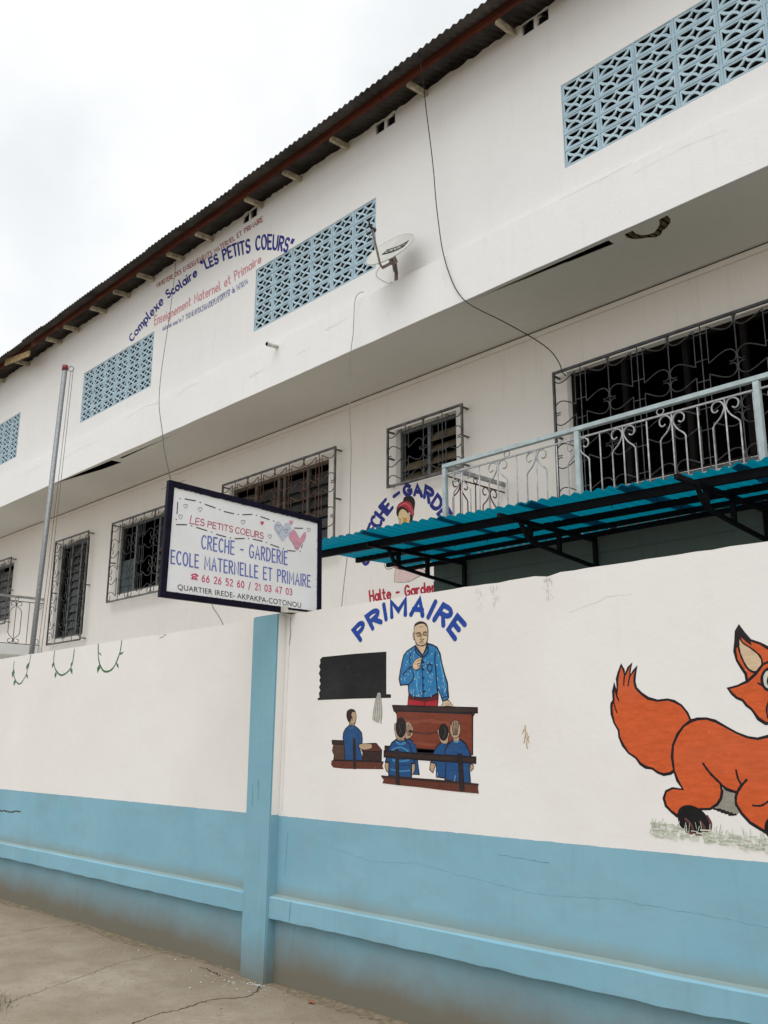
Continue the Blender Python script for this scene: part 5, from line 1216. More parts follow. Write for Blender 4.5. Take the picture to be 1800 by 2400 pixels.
for x0, n in VENTS:
    sc = bpy.data.objects.new('breeze_screen', None); col.objects.link(sc); sc.location = (x0, YU, VZ)
    sc.parent = bld; sc.matrix_parent_inverse = Matrix.Translation(-bld.location)
    cells = []
    for r in range(5):
        for c in range(n):
            cx, cz = (c + .5) * CW, (r + .5) * RH
            o = bpy.data.objects.new('breeze_block', BM); col.objects.link(o); o.parent = sc
            o.location = (cx + random.uniform(-.0012, .0012), .006 + random.uniform(-.002, .002), cz + random.uniform(-.001, .001))
            a, b2_ = CW / 2 - .0112, RH / 2 - .0112
            cells.append(rect(cx - a, cx + a, cz - b2_, cz + b2_))
    o = plate('mortar_grid', rect(.004, n * CW - .004, .004, 5 * RH - .004), cells, .03, lambda a, b, c: (a, .002 + c, b), sc, ['mortar_blue'])
for x in SMALL[:3] + [-2.86]:
    pass

# windows
def curve(pts, n=4): return catmull(pts, False, n)
HOOK = {
 1: [(.278, .055), (.17, .112), (.10, .135), (.045, .125), (.010, .085), (.008, .04), (.035, .012), (.075, .014)],
 2: [(.285, .075), (.19, .145), (.12, .175), (.05, .155), (.010, .10), (.012, .045), (.05, .012), (.09, .03), (.105, .075), (.085, .105)],
 3: [(.26, .11), (.17, .20), (.11, .235), (.045, .21), (.010, .15), (.015, .10), (.055, .07), (.095, .10), (.10, .14), (.07, .165)]}
def scroll(mb, x, z, sx, sz, kind, h, y, r=.0065, zs=1.0):
    k = h / .345
    P = [(x + sx * u * k, y, z + sz * v_ * zs) for u, v_ in HOOK[kind]]
    mb.tube(catmull(P, False, 3), r, 5)
def grille(parent, x0, x1, z0, z1, h, rows, kind, loc, mat='iron_grey', mats2='iron_worn'):
    y = 7.885; pitch = (z1 - z0) / rows
    fr = MB()
    for z in (z0, z1): fr.box(x0 - .012, x1 + .012, y - .012, y + .012, z - .014, z + .014)
    for x in (x0, x1): fr.box(x - .012, x + .012, y - .013, y + .013, z0 + .014, z1 - .014)
    for x in (x0, x1):
        for z in (z0 + .03, (z0 + z1) / 2, z1 - .03): fr.box(x - .01, x + .01, y + .012, 8.01, z - .01, z + .01)
    f = fr.build('grille_frame', None, [mats2])
    gb = MB(); n = int(round((x1 - x0) / h))
    for i in range(n + 1):
        x = x0 + h * i
        if x > x1 + .02: break
        if i % 2 == 0:                       # scroll line
            if i not in (0, n): gb.tube([(x, y, z0), (x, y, z1)], .0065, 5)
            for r in range(rows + 1):
                z = z0 + pitch * r
                for sx in (-1, 1):
                    if (sx < 0 and i == 0) or (sx > 0 and (i == n or x + h > x1 + .02)): continue
                    if r < rows: scroll(gb, x, z, sx, 1, kind, h, y - .004)
                    if r > 0: scroll(gb, x, z, sx, -1, kind, h, y - .004)
                    if kind == 3 and 0 < r < rows:
                        gb.tube([(x + sx * .055, y - .004, z - .07), (x + sx * .055, y - .004, z + .07)], .006, 5)
        else:                                # ladder of three bars
            gb.tube([(x, y, z0), (x, y, z1)], .0065, 5)
            a = {1: .055, 2: .075, 3: .11}[kind]; d = h * (1 - .278 / .345) if kind == 1 else h * (1 - .285 / .345) if kind == 2 else h * (1 - .26 / .345)
            for r in range(rows):
                za, zb = z0 + pitch * r + a, z0 + pitch * (r + 1) - a
                for s in (-1, 1):
                    if x + s * d < x1: gb.tube([(x + s * d, y - .004, za), (x + s * d, y - .004, zb)], .0055, 4)
                for z in (za + .05, zb - .05): gb.tube([(x - d, y, z), (x + d, y, z)], .005, 4)
    g_ = gb.build('grille_scrollwork', None, [mat])
    return f, g_
def window(label, op, gx0, gx1, gz0, gz1, h, rows, kind, posts, frame='frame_alu', iron='iron_grey', iron2='iron_worn', louv=None):
    x0, x1, z0, z1 = op
    w = bpy.data.objects.new('window', None); col.objects.link(w); w.location = ((x0 + x1) / 2, YL, z0)
    w.parent = bld; w.matrix_parent_inverse = Matrix.Translation(-bld.location)
    w['label'] = label
    mb = MB(); y0, y1 = 8.08, 8.13
    mb.box(x0, x1, y0, y1, z1 - .05, z1); mb.box(x0, x1, y0, y1, z0, z0 + .05)
    mb.box(x0, x0 + .05, y0, y1, z0 + .05, z1 - .05); mb.box(x1 - .05, x1, y0, y1, z0 + .05, z1 - .05)
    for p in posts: mb.box(p - .03, p + .03, y0 - .003, y1, z0 + .05, z1 - .05)
    adopt2(mb.build('window_frame', None, [frame], bevel=.004), w)
    edges = [x0 + .05] + [q for p in posts for q in (p - .03, p + .03)] + [x1 - .05]
    for i in range(0, len(edges), 2):
        spec = louv[i // 2] if louv else None
        if not spec: continue
        mat, step, tilt, zlo, zhi = spec
        a, b_ = edges[i] + .004, edges[i + 1] - .004
        base = MB(); t = math.radians(tilt); hh = step * .62
        c_, s_ = math.cos(t) * hh, math.sin(t) * hh
        P = [(0, -s_, -c_), (0, s_, c_)]
        L = b_ - a; th = .004
        base.quad([(0, -s_, -c_), (L, -s_, -c_), (L, s_, c_), (0, s_, c_)]); base.quad([(0, -s_ + th, -c_), (L, -s_ + th, -c_), (L, s_ + th, c_), (0, s_ + th, c_)])
        base.quad([(0, -s_, -c_), (L, -s_, -c_), (L, -s_ + th, -c_), (0, -s_ + th, -c_)]); base.quad([(0, s_, c_), (L, s_, c_), (L, s_ + th, c_), (0, s_ + th, c_)])
        me = None; z = zlo
        while z < zhi:
            if me is None:
                o = base.build('louvre', None, [mat]); me = o.data
            else:
                o = bpy.data.objects.new('louvre', me); col.objects.link(o)
            o.parent = w; o.location = Vector((a, 8.105, z)) - w.location
            o.rotation_euler.x = random.uniform(-.07, .07)
            z += step
    f, g_ = grille(None, gx0, gx1, gz0, gz1, h, rows, kind, None, iron, iron2)
    adopt2(f, w); adopt2(g_, w)
    return w
def adopt2(o, w):
    o.parent = w; o.matrix_parent_inverse = Matrix.Translation(-w.location); return o
GL_, LT_ = 'louvre_glass', 'louvre_lit'
window('large window behind the grey balcony railing', OPEN['A'], -5.652, -2.892, 4.09, 5.54, .345, 3, 1, [-4.9, -4.2, -3.6], 'room_black', 'iron_grey', 'iron_grey', None)
window('small louvred window beside the balcony', OPEN['B'], -8.285, -7.0, 4.77, 5.545, .321, 2, 1, [-7.73], 'frame_alu', 'iron_grey', 'iron_worn', [(LT_, .15, 38, 4.9, 5.15), (LT_, .15, 38, 4.9, 5.45)])
window('wide brown framed window behind the hanging sign', OPEN['C'], -12.07, -9.33, 4.10, 5.55, .3425, 3, 1, [-11.44, -10.86, -10.72, -10.16], 'frame_wood', 'iron_rust', 'iron_worn', [(GL_, .16, 12, 4.3, 5.4), (GL_, .16, 12, 4.3, 5.4), None, (GL_, .16, 12, 4.3, 5.4), (GL_, .16, 12, 4.3, 5.4)])
window('window with grey scroll grille left of the sign', OPEN['D'], -15.70, -13.36, 4.065, 5.535, .39, 3, 2, [-15.12, -14.3], 'frame_alu', 'iron_grey', 'iron_worn', [('curtain_grey', .15, 6, 4.3, 4.9), None, (LT_, .15, 30, 4.3, 5.0)])
window('tall narrow window behind the flagpole', OPEN['E'], -18.11, -16.66, 3.465, 5.555, .3625, 4, 3, [-17.72, -17.30], 'frame_alu', 'iron_grey', 'iron_worn', [None, (GL_, .16, 12, 3.7, 5.4), None])
window('window above the far left balcony', OPEN['F'], -22.7, -20.36, 4.1, 5.555, .39, 3, 2, [-21.5], 'frame_alu', 'iron_grey', 'iron_worn', [(GL_, .16, 12, 4.3, 5.4), (GL_, .16, 12, 4.3, 5.4)])

# main facade lettering and the painted nursery sign on the lower wall
lettering('u', bld, on_y(YU))
lettering('l', bld, on_y(YL))
adopt(mural('painted_woman', MURALS['painted_woman'][0], None, on_y(YL)), bld)

# drain spout
v = MB()
sp = [(-9.298, 6.83, 6.70), (-9.298, 6.645, 6.687)]
v.tube(sp, .028, 12, 0, cap=False); v.tube([(p[0], p[1] - .0005 + (.002 if i == 0 else 0), p[2]) for i, p in enumerate(sp)], .022, 12, 1, cap=False)
v.quad([(-9.298 + .022 * math.cos(a), 6.70, 6.691 + .022 * math.sin(a)) for a in [i * math.pi / 6 for i in range(12)]], 1)
adopt(v.build('drain_spout', None, ['pvc', 'room_black']), bld)

# roof
roof = part_empty('roof', bld); roof.matrix_parent_inverse = Matrix.Translation(-bld.location)
EY, EZ, SL = 6.385, 9.18, math.tan(math.radians(20))
def sheet_mesh(w, ln, wave, amp, slope, n=6, th=.0):
    mb = MB(); cols = int(w / wave * n); rows_ = []
    for i in range(cols + 1):
        x = w * i / cols; z = amp * math.cos(2 * math.pi * x / wave)
        rows_.append((x, z))
    for i in range(cols):
        (x0, z0), (x1, z1) = rows_[i], rows_[i + 1]
        mb.quad([(x0, 0, z0), (x1, 0, z1), (x1, ln, z1 + slope * ln), (x0, ln, z0 + slope * ln)])
        mb.quad([(x0, 0, z0), (x1, 0, z1), (x1, 0, z1 - .003), (x0, 0, z0 - .003)])
    me = bpy.data.meshes.new('sheet'); me.from_pydata(mb.v, [], mb.f); me.update()
    bm = bmesh.new(); bm.from_mesh(me); bmesh.ops.remove_doubles(bm, verts=bm.verts[:], dist=1e-5); bm.to_mesh(me); bm.free()
    for p in me.polygons: p.use_smooth = True
    return me
SM = sheet_mesh(.9, 3.9, .1, .014, SL); SM.materials.append(MATS['roof_sheet'])
x = -32.3; i = 0
while x < 3.6:
    o = bpy.data.objects.new('roof_sheet', SM); col.objects.link(o); o.parent = roof
    o.location = (x, EY + random.uniform(-.012, .012), EZ + (.004 if i % 2 else 0)); o.rotation_euler.z = random.uniform(-.002, .002)
    x += .8; i += 1
v = MB(); x = -32.2
while x < 3.5:
    L_ = random.uniform(3.2, 4.6); dz = random.uniform(-.008, .008)
    v.box(x, x + L_ - .006, 6.585, 6.632, 9.145 + dz, 9.24 + dz); x += L_
o = v.build('eave_purlin', None, ['purlin_wood'], bevel=.004); o.parent = roof; o.matrix_parent_inverse = Matrix.Identity(4)
v = MB()
v.v += [(-18.38, 6.57, 9.07), (-17.13, 6.57, 8.90), (-17.13, 6.59, 8.90), (-18.38, 6.59, 9.07), (-18.38, 6.57, 9.21), (-17.13, 6.57, 9.01), (-17.13, 6.59, 9.01), (-18.38, 6.59, 9.21)]
v.v = [(a, b_, c + .05) for a, b_, c in v.v]
for q in ((0, 3, 2, 1), (4, 5, 6, 7), (0, 1, 5, 4), (1, 2, 6, 5), (2, 3, 7, 6), (3, 0, 4, 7)): v.f.append(q); v.m.append(0)
o = v.build('loose_board', None, ['plank_wood']); o.parent = roof
RX = [.1, -1.25, -2.6, -3.95, -5.30, -6.65, -8.065, -9.06, -9.95, -11.24, -12.08, -13.02, -13.84, -14.70, -15.77, -16.53, -18.03, -19.3, -20.6, -21.9, -23.2, -24.6, -26, -27.4, -28.8, -30.2]
v = MB(); v.box(-.024, .024, 6.636, 7.75, -.045, .03)
for k in v.v[:]: pass
v.v = [(a, b_, c + (b_ - 6.63) * .06) for a, b_, c in v.v]
r0 = v.build('rafter', None, ['rafter_wood'], bevel=.004)
for i, x in enumerate(RX):
    o = r0 if i == 0 else bpy.data.objects.new('rafter', r0.data)
    if i: col.objects.link(o)
    o.parent = roof; o.location = (x, 0, 9.142)
v = MB()
bx = EY + 3.9; v.box(-32, 3.5, bx - 1, 13, EZ + SL * 3.9 - .4, EZ + SL * 3.9 - .02)
o = v.build('roof_ridge', None, ['roof_sheet']); o.parent = roof
v = MB(); v.box(-32, 3.5, 7.7, 7.74, 9.0, 9.56); o = v.build('attic_dark_sheet', None, ['room_black']); o.parent = roof  # black sheet standing in for the darkness of the open attic

# ------------------------------------------------------------------ balconies
RZ = 4.47
def lyre(mb, x, y, sx=1, axis='x', z0=3.5, ztop=4.375):
    def P(u, z): return (x + u, y, z) if axis == 'x' else (x, y + u, z)
    for s in (-1, 1):
        pts = [(.118, z0), (.118, z0 + .35), (.118, ztop - .225), (.10, ztop - .2), (.045, ztop - .15), (.012, ztop - .09), (.012, ztop - .05), (.04, ztop - .014), (.082, ztop - .012), (.115, ztop - .04), (.112, ztop - .085), (.085, ztop - .10), (.062, ztop - .085)]
        mb.tube([P(s * u, z) for u, z in pts[:3]] + [P(s * a, b_) for a, b_ in catmull(pts[3:], False, 3)], .0075, 6)
    mb.tube([P(0, z0), P(0, ztop)], .0075, 6)
def balcony(x0, x1, y0, posts, start, side_mat, left, label):
    B_ = bpy.data.objects.new('balcony', None); col.objects.link(B_); B_.location = ((x0 + x1) / 2, y0, 3.4)
    B_.parent = bld; B_.matrix_parent_inverse = Matrix.Translation(-bld.location); B_['label'] = label
    v = MB(); v.box(x0 - .0, x1, y0, y0 + .05, RZ - .022, RZ + .022)
    adopt2(v.build('top_rail', None, ['rail_paint'], bevel=.004), B_)
    v = MB(); v.box(x0, x1, y0 + .016, y0 + .034, 4.372, 4.386); v.box(x0, x1, y0 + .016, y0 + .034, 3.49, 3.505)
    adopt2(v.build('thin_rail', None, ['rail_worn']), B_)
    for p in posts:
        v = MB(); v.box(p - .027, p + .027, y0 + .002, y0 + .048, 3.4, RZ - .022); adopt2(v.build('post', None, ['rail_paint'], bevel=.004), B_)
    # balusters: lyre, plain, lyre ... every 0.2425 m
    me1 = me2 = me3 = None
    x = start; i = 0
    while x < x1 - .05:
        if i % 2 == 0:
            if me1 is None: v = MB(); lyre(v, 0, 0); o = v.build('scroll_baluster', None, ['rail_worn'], smooth=True); me1 = o.data
            else: o = bpy.data.objects.new('scroll_baluster', me1); col.objects.link(o)
        else:
            if me2 is None: v = MB(); v.tube([(0, 0, 3.5), (0, 0, 4.375)], .0075, 6); o = v.build('baluster', None, ['rail_worn'], smooth=True); me2 = o.data
            else: o = bpy.data.objects.new('baluster', me2); col.objects.link(o)
        o.parent = B_; o.location = Vector((x, y0 + .025, 0)) - B_.location
        x += .2425; i += 1
    for a, b_ in zip(posts, posts[1:]):
        v = MB(); c = (a + b_) / 2
        v.tube([(c + .034 * math.cos(t), y0 + .025, 4.418 + .030 * math.sin(t)) for t in [k * math.pi / 10 for k in range(20)]], .0065, 6, closed=True)
        adopt2(v.build('ring', None, ['rail_worn'], smooth=True), B_)
    return B_
B1 = balcony(-6.50, 3.2, 6.98, [-6.472, -4.78, -3.045, -1.31, .42, 2.15], -6.235, 'iron_rust', True, 'balcony with pale grey scroll railing behind the teal awning')
v = MB(); v.box(-6.497, -6.457, 7.031, 7.999, 4.44, 4.486); adopt2(v.build('side_rail', None, ['rail_worn'], bevel=.003), B1)
v = MB(); v.box(-6.484, -6.47, 7.031, 7.999, 4.365, 4.378)
lyre(v, -6.477, 7.25, axis='y'); lyre(v, -6.477, 7.74, axis='y'); v.tube([(-6.477, 7.5, 3.5), (-6.477, 7.5, 4.375)], .0075, 6)
v.tube([(-6.477, 7.5 + .03 * math.cos(t), 4.408 + .028 * math.sin(t)) for t in [k * math.pi / 8 for k in range(16)]], .006, 6, closed=True)
adopt2(v.build('side_railing', None, ['iron_rust'], smooth=True), B1)
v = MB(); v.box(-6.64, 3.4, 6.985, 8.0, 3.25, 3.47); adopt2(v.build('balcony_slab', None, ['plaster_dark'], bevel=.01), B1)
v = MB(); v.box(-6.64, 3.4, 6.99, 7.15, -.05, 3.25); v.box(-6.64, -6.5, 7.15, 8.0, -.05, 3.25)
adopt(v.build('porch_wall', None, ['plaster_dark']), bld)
# far left balcony: side railing with hexagon scroll motif
B2 = balcony(-31, -18.72, 6.98, [-30.9, -29, -27, -25, -23, -21, -18.745], -30.7, 'iron_grey', False, 'balcony at the far left edge above the boundary wall')
v = MB(); v.box(-18.745, -18.70, 7.031, 7.999, 4.43, 4.475); adopt2(v.build('side_rail', None, ['rail_worn'], bevel=.003), B2)
v = MB(); XB = -18.72
v.box(XB - .007, XB + .007, 7.031, 7.999, 4.355, 4.37); v.box(XB - .007, XB + .007, 7.031, 7.999, 3.5, 3.515)
for yc in (7.45,):
    for s in (-1, 1):
        P_ = [(.03, 4.345), (.085, 4.33), (.11, 4.28), (.085, 4.23), (.05, 4.235)]
        v.tube([(XB, yc + s * a, b_) for a, b_ in catmull([(.06, 4.27), (.10, 4.28), (.11, 4.32), (.07, 4.35), (.02, 4.32), (.015, 4.27), (.09, 4.2)], False, 3)], .007, 6)
        v.tube([(XB, yc + s * .09, 4.2), (XB, yc + s * .12, 4.15), (XB, yc + s * .12, 3.72), (XB, yc + s * .09, 3.67)], .007, 6)
        v.tube([(XB, yc + s * a, b_) for a, b_ in catmull([(.06, 3.60), (.10, 3.59), (.11, 3.55), (.07, 3.52), (.02, 3.55), (.015, 3.60), (.09, 3.67)], False, 3)], .007, 6)
    v.tube([(XB, yc, 3.515), (XB, yc, 4.36)], .007, 6)
    v.tube([(XB, yc + .032 * math.cos(t), 4.40 + .03 * math.sin(t)) for t in [k * math.pi / 8 for k in range(16)]], .006, 6, closed=True)
for yc in (7.15, 7.72): v.tube([(XB, yc, 3.515), (XB, yc, 4.36)], .007, 6)
for zc in (3.58, 4.29): v.tube([(XB, 7.92 + .05 * math.cos(t), zc + .05 * math.sin(t)) for t in [k * math.pi / 8 for k in range(16)]], .006, 6, closed=True)
adopt2(v.build('side_railing', None, ['iron_grey'], smooth=True), B2)
v = MB(); v.box(-31.2, -18.66, 6.95, 8.0, 3.28, 3.49); adopt2(v.build('balcony_slab', None, ['plaster_band'], bevel=.01), B2)

# ================================================================== AWNING
awn_ = thing('awning', 'teal corrugated sheet awning on black steel brackets below the railed balcony', 'awning', (-4.5, 6.9, 3.4))
def fy(x): return 5.36 + (x + 6.98) * .135
AM = {}
x = -6.98; i = 0; X1 = 3.2; pitch = .83
while x < X1:
    y0 = fy(x); ln = 6.975 - y0
    mb = MB(); W_ = .955; wave = .095; n = 80
    skew = .135
    prof = []
    for k in range(n + 1):
        u = W_ * k / n; prof.append((u, .0115 * math.cos(2 * math.pi * (x + u) / wave)))
    e = random.uniform(-.02, .02)
    for k in range(n):
        (u0, z0), (u1, z1) = prof[k], prof[k + 1]
        for a, b_ in ((0, .5), (.5, 1)):
            def pt(u, z, t):
                ys = fy(x + u) + e; sag = -.012 * math.sin(t * math.pi)
                return (x + u, ys + (6.972 - ys) * t, 3.452 + z + sag + (.0075 if i % 2 else 0))
            mb.quad([pt(u0, z0, a), pt(u1, z1, a), pt(u1, z1, b_), pt(u0, z0, b_)])
    me = bpy.data.meshes.new('awning_sheet'); me.from_pydata(mb.v, [], mb.f)
    bm = bmesh.new(); bm.from_mesh(me); bmesh.ops.remove_doubles(bm, verts=bm.verts[:], dist=1e-5); bm.to_mesh(me); bm.free()
    for p in me.polygons: p.use_smooth = True
    me.materials.append(MATS['awning_teal'])
    o = bpy.data.objects.new('awning_sheet', me); col.objects.link(o); adopt(o, awn_)
    x += pitch; i += 1
for t, hgt in ((.22, .068), (.53, .05), (.80, .04), (.985, .04)):
    v = MB(); P0, P1_ = None, None
    xs = [-6.97, 3.2]; ys = [fy(xx) + (6.95 - fy(xx)) * t for xx in (-6.97, 3.2)]
    ys[1] = min(ys[1], fy(-2) + (6.95 - fy(-2)) * t + .25)
    a, b_ = (xs[0], ys[0]), (xs[1], ys[1])
    zt = 3.434
    P = [(a[0], a[1] - .02, zt - hgt), (b_[0], b_[1] - .02, zt - hgt), (b_[0], b_[1] + .02, zt - hgt), (a[0], a[1] + .02, zt - hgt)]
    P += [(p[0], p[1], zt) for p in P]
    v.v = P
    for q in ((0, 3, 2, 1), (4, 5, 6, 7), (0, 1, 5, 4), (1, 2, 6, 5), (2, 3, 7, 6), (3, 0, 4, 7)): v.f.append(q); v.m.append(0)
    adopt(v.build('awning_purlin', None, ['black_iron']), awn_)
v = MB(); z = 0
for k in range(26):
    xx = -6.8 + k * .37
    for t in (.22, .53, .80):
        if random.random() < .55:
            yy = fy(xx) + (6.95 - fy(xx)) * t
            v.tube([(xx, yy, 3.40), (xx + .003, yy, 3.365)], .003, 4)
adopt(v.build('sheet_hook', None, ['black_iron']), awn_)['kind'] = 'stuff'
bk = None
for i, xx in enumerate((-6.181, -4.618, -3.055, -1.49, .07, 1.63)):
    if bk is None:
        v = MB(); s = .017
        v.box(-s, s, 6.942, 6.976, 3.10, 3.395); v.box(-s, s, 5.62, 6.942, 3.355, 3.390)
        v.box(-s, s, 6.405, 6.44, 3.185, 3.355); v.box(-s * .98, s * .98, 6.01, 6.045, 3.235, 3.355)
        v.tube([(0, 6.96, 3.125), (0, 6.42, 3.175), (0, 6.05, 3.215), (0, 5.97, 3.26), (0, 5.90, 3.36)], .02, 4)
        bk = v.build('bracket', None, ['black_iron']); o = bk
    else:
        o = bpy.data.objects.new('bracket', bk.data); col.objects.link(o)
    o.parent = awn_; o.location = (xx + 4.5, -6.9, -3.4)

# ================================================================== HANGING SIGN
SX = -5.49
sgn = thing('sign_board', 'white school sign in a dark navy frame jutting over the street above the blue pillar', 'sign', (SX, 4.3, 2.54))
TLc, TRc, BRc, BLc = (3.147, 3.352), (4.511, 3.303), (4.525, 2.532), (3.132, 2.539)
def lerp2(s, t):
    a = Vector(BLc).lerp(Vector(BRc), s); b_ = Vector(TLc).lerp(Vector(TRc), s); return a.lerp(b_, t)
on_x = lambda a, b_, c: (SX + c, a, b_)
fw, fh = .032, .052
def frame_bar(s0, s1, t0, t1, name='sign_frame'):
    v = MB(); P = []
    for dx in (.010, -.030):
        for s, t in ((s0, t0), (s1, t0), (s1, t1), (s0, t1)):
            p = lerp2(s, t); P.append((SX + dx, p.x, p.y))
    v.v = P
    for q in ((0, 1, 2, 3), (7, 6, 5, 4), (0, 4, 5, 1), (1, 5, 6, 2), (2, 6, 7, 3), (3, 7, 4, 0)): v.f.append(q); v.m.append(0)
    adopt(v.build(name, None, ['sign_frame'], bevel=.003), sgn)
frame_bar(0, fw, 0, 1); frame_bar(1 - fw * .95, 1, -.06, 1, 'sign_frame'); frame_bar(fw, 1 - fw * .95, 1 - fh, 1); frame_bar(fw, 1 - fw * .95, 0, fh)
v = MB(); P = [lerp2(s, t) for s, t in ((fw, fh), (1 - fw * .95, fh), (1 - fw * .95, 1 - fh), (fw, 1 - fh))]
v.v = [(SX, p.x, p.y) for p in P] + [(SX - .024, p.x, p.y) for p in P]
for q in ((0, 1, 2, 3), (7, 6, 5, 4), (0, 4, 5, 1), (1, 5, 6, 2), (2, 6, 7, 3), (3, 7, 4, 0)): v.f.append(q); v.m.append(0)
adopt(v.build('sign_panel', None, ['sign_panel']), sgn)
v = MB()
def edge_grime(s0, t0, s1, t1, n, w):
    for i in range(n):
        q = random.random(); l = random.uniform(.004, .02)
        a = lerp2(s0 + (s1 - s0) * q, t0 + (t1 - t0) * q); b_ = lerp2(s0 + (s1 - s0) * min(1, q + l), t0 + (t1 - t0) * min(1, q + l))
        ribbon(v, [a, b_], random.uniform(.001, w), on_x, .0008 + i * .00001, 0)
edge_grime(fw, 1 - fh - .004, 1 - fw, 1 - fh - .004, 60, .005); edge_grime(1 - fw - .003, fh, 1 - fw - .003, 1 - fh, 26, .003); edge_grime(fw, fh + .003, 1 - fw, fh + .003, 30, .002)
adopt(v.build('edge_rust', None, ['sign_rust']), sgn)['kind'] = 'stuff'
v = MB(); v.box(SX + .015, SX + .05, 4.13, 4.17, 2.53, 2.575); v.box(SX - .06, SX + .05, 4.17, 4.40, 2.535, 2.55)
adopt(v.build('mounting_block', None, ['pvc']), sgn)
v = MB(); v.box(SX - .085, SX - .03, 4.46, 4.52, 0, 2.53); adopt(v.build('post', None, ['sign_frame']), sgn)
lettering('s', sgn, on_x)
v = MB()
for d in DASHES:
    ribbon(v, d, .0075 if len(d) == 2 and (Vector(d[0]) - Vector(d[1])).length > .02 else .007, on_x, .0012, 0)
adopt(v.build('dashed_border', None, ['sgrey']), sgn)
for i, (kind, c, P) in enumerate(HEARTS):
    v = MB(); S_ = catmull(P, True, 3) if kind != 'fill' or i != 99 else P
    if len(P) == 13 and kind in ('fill', 'line2'): S_ = P
    off = .0010 + i * .00025
    if kind == 'fill': fillpoly(v, S_, on_x, off, 0)
    elif kind == 'dot':
        for k in range(0, len(S_), 2): ribbon(v, [S_[k], (S_[k][0] + .002, S_[k][1])], .0055, on_x, off, 0)
    else: ribbon(v, S_, .0026, on_x, off, 0, True)
    adopt(v.build('printed_heart', None, [c]), sgn)
v = MB()
for i, P in enumerate(PHONE): fillpoly(v, P, on_x, .0012 + .0004 * i, 1 if i == 2 else 0)
adopt(v.build('printed_telephone', None, ['spink', 'schalkp']), sgn)

# ================================================================== SATELLITE DISH
dish = thing('satellite_dish', 'grey satellite dish with black lettered panel on the ledge beside the breeze block screen', 'satellite dish', (-7.075, 6.86, 6.81))
DC = Vector((-6.93, 6.62, 7.085)); DR = .30
nrm = Vector((.16, -.78, .59)).normalized()
upv = (Vector((0, 0, 1)) - nrm * nrm.z).normalized(); rtv = upv.cross(nrm).normalized()
def dpt(u, w, lift=0.0):       # point on the bowl
    r2 = u * u + w * w
    return DC + rtv * u + upv * w * 1.08 + nrm * (r2 * .55 - .0495 + lift)
v = MB(); NR, NA = 10, 44
for i in range(NR):
    for j in range(NA):
        a0, a1 = 2 * math.pi * j / NA, 2 * math.pi * (j + 1) / NA; r0_, r1_ = DR * i / NR, DR * (i + 1) / NR
        q = [dpt(r * math.cos(a), r * math.sin(a)) for r, a in ((r0_, a0), (r1_, a0), (r1_, a1), (r0_, a1))]
        v.quad(q if i else [q[0], q[1], q[2]])
        q2 = [p - nrm * .004 for p in q]; v.quad((q2 if i else [q2[0], q2[1], q2[2]])[::-1])
o = v.build('dish_bowl', None, ['dish_paint'], smooth=True); adopt(o, dish)
v = MB(); v.tube([dpt(DR * math.cos(a), DR * math.sin(a), -.004) for a in [2 * math.pi * j / 44 for j in range(44)]], .008, 6, closed=True)
adopt(v.build('rim', None, ['dish_paint'], smooth=True), dish)
def on_dish(a, b_, c): return tuple(dpt(a, b_, c))
v = MB(); nx = 14
for i in range(nx):
    for k in range(4):
        def q(ii, kk):
            t = kk / 4; u = -.125 + .315 * ii / nx + (t - .5) * .04; return on_dish(u, .005 + .105 * t, .003)
        v.quad([q(i, k), q(i + 1, k), q(i + 1, k + 1), q(i, k + 1)])
adopt(v.build('logo_panel', None, ['black']) if 'black' in MATS else v.build('logo_panel', None, ['black']), dish)
v = MB(); Bc = [(-.112 + .27 * k / 8, .030) for k in range(9)]; Tc = [(-.092 + .268 * k / 8, .088) for k in range(9)]
font_text(v, 'CANAL+', Bc, Tc, on_dish, .006, 0, .012)
adopt(v.build('lettering', None, ['white']), dish)
LN = DC + nrm * .34 - upv * .14
bot = dpt(0, -DR * 1.0, -.01)
v = MB(); v.tube([bot - nrm * .05 - upv * .012, bot - nrm * .0 - upv * .016, bot.lerp(LN, .5) - upv * .008, LN], .0125, 4)
adopt(v.build('feed_arm', None, ['dish_arm']), dish)
v = MB()
aim = (DC - LN).normalized()
v.tube([LN - aim * .05, LN + aim * .012], .016, 10); v.tube([LN + aim * .012, LN + aim * .035, LN + aim * .05], [.02, .03, .03], 12); v.tube([LN - aim * .05, LN - aim * .052 + Vector((.0, .0, .05))], .010, 8)
adopt(v.build('receiver_head', None, ['cable_black'], smooth=True), dish)
v = MB(); back = DC - nrm * .11
v.tube([bot - nrm * .055, back - upv * .16, back], .022, 4); v.tube([back + nrm * .03 - upv * .05, back - nrm * .05 - upv * .06], .045, 4)
v.tube([Vector((-7.075, 6.86, 6.78)), Vector((-7.075, 6.86, 6.93)), back - nrm * .02 - upv * .02], .022, 6); v.tube([Vector((-7.045, 6.80, 6.92)), back - upv * .06], .018, 4)
adopt(v.build('mast_bracket', None, ['dish_arm']), dish)
v = MB(); v.tube(catmull([tuple(bot - nrm * .02), (-7.16, 6.62, 6.84), (-7.15, 6.78, 6.80), (-7.09, 6.81, 6.80)], False, 5), .0035, 5)
v.tube(catmull([tuple(LN - aim * .05), tuple(LN - aim * .08 - Vector((.03, 0, .06))), tuple(bot.lerp(LN, .6) + Vector((-.02, 0, -.02))), tuple(bot.lerp(LN, .3))], False, 5), .003, 5)
adopt(v.build('dish_cable', None, ['cable_grey']), dish)

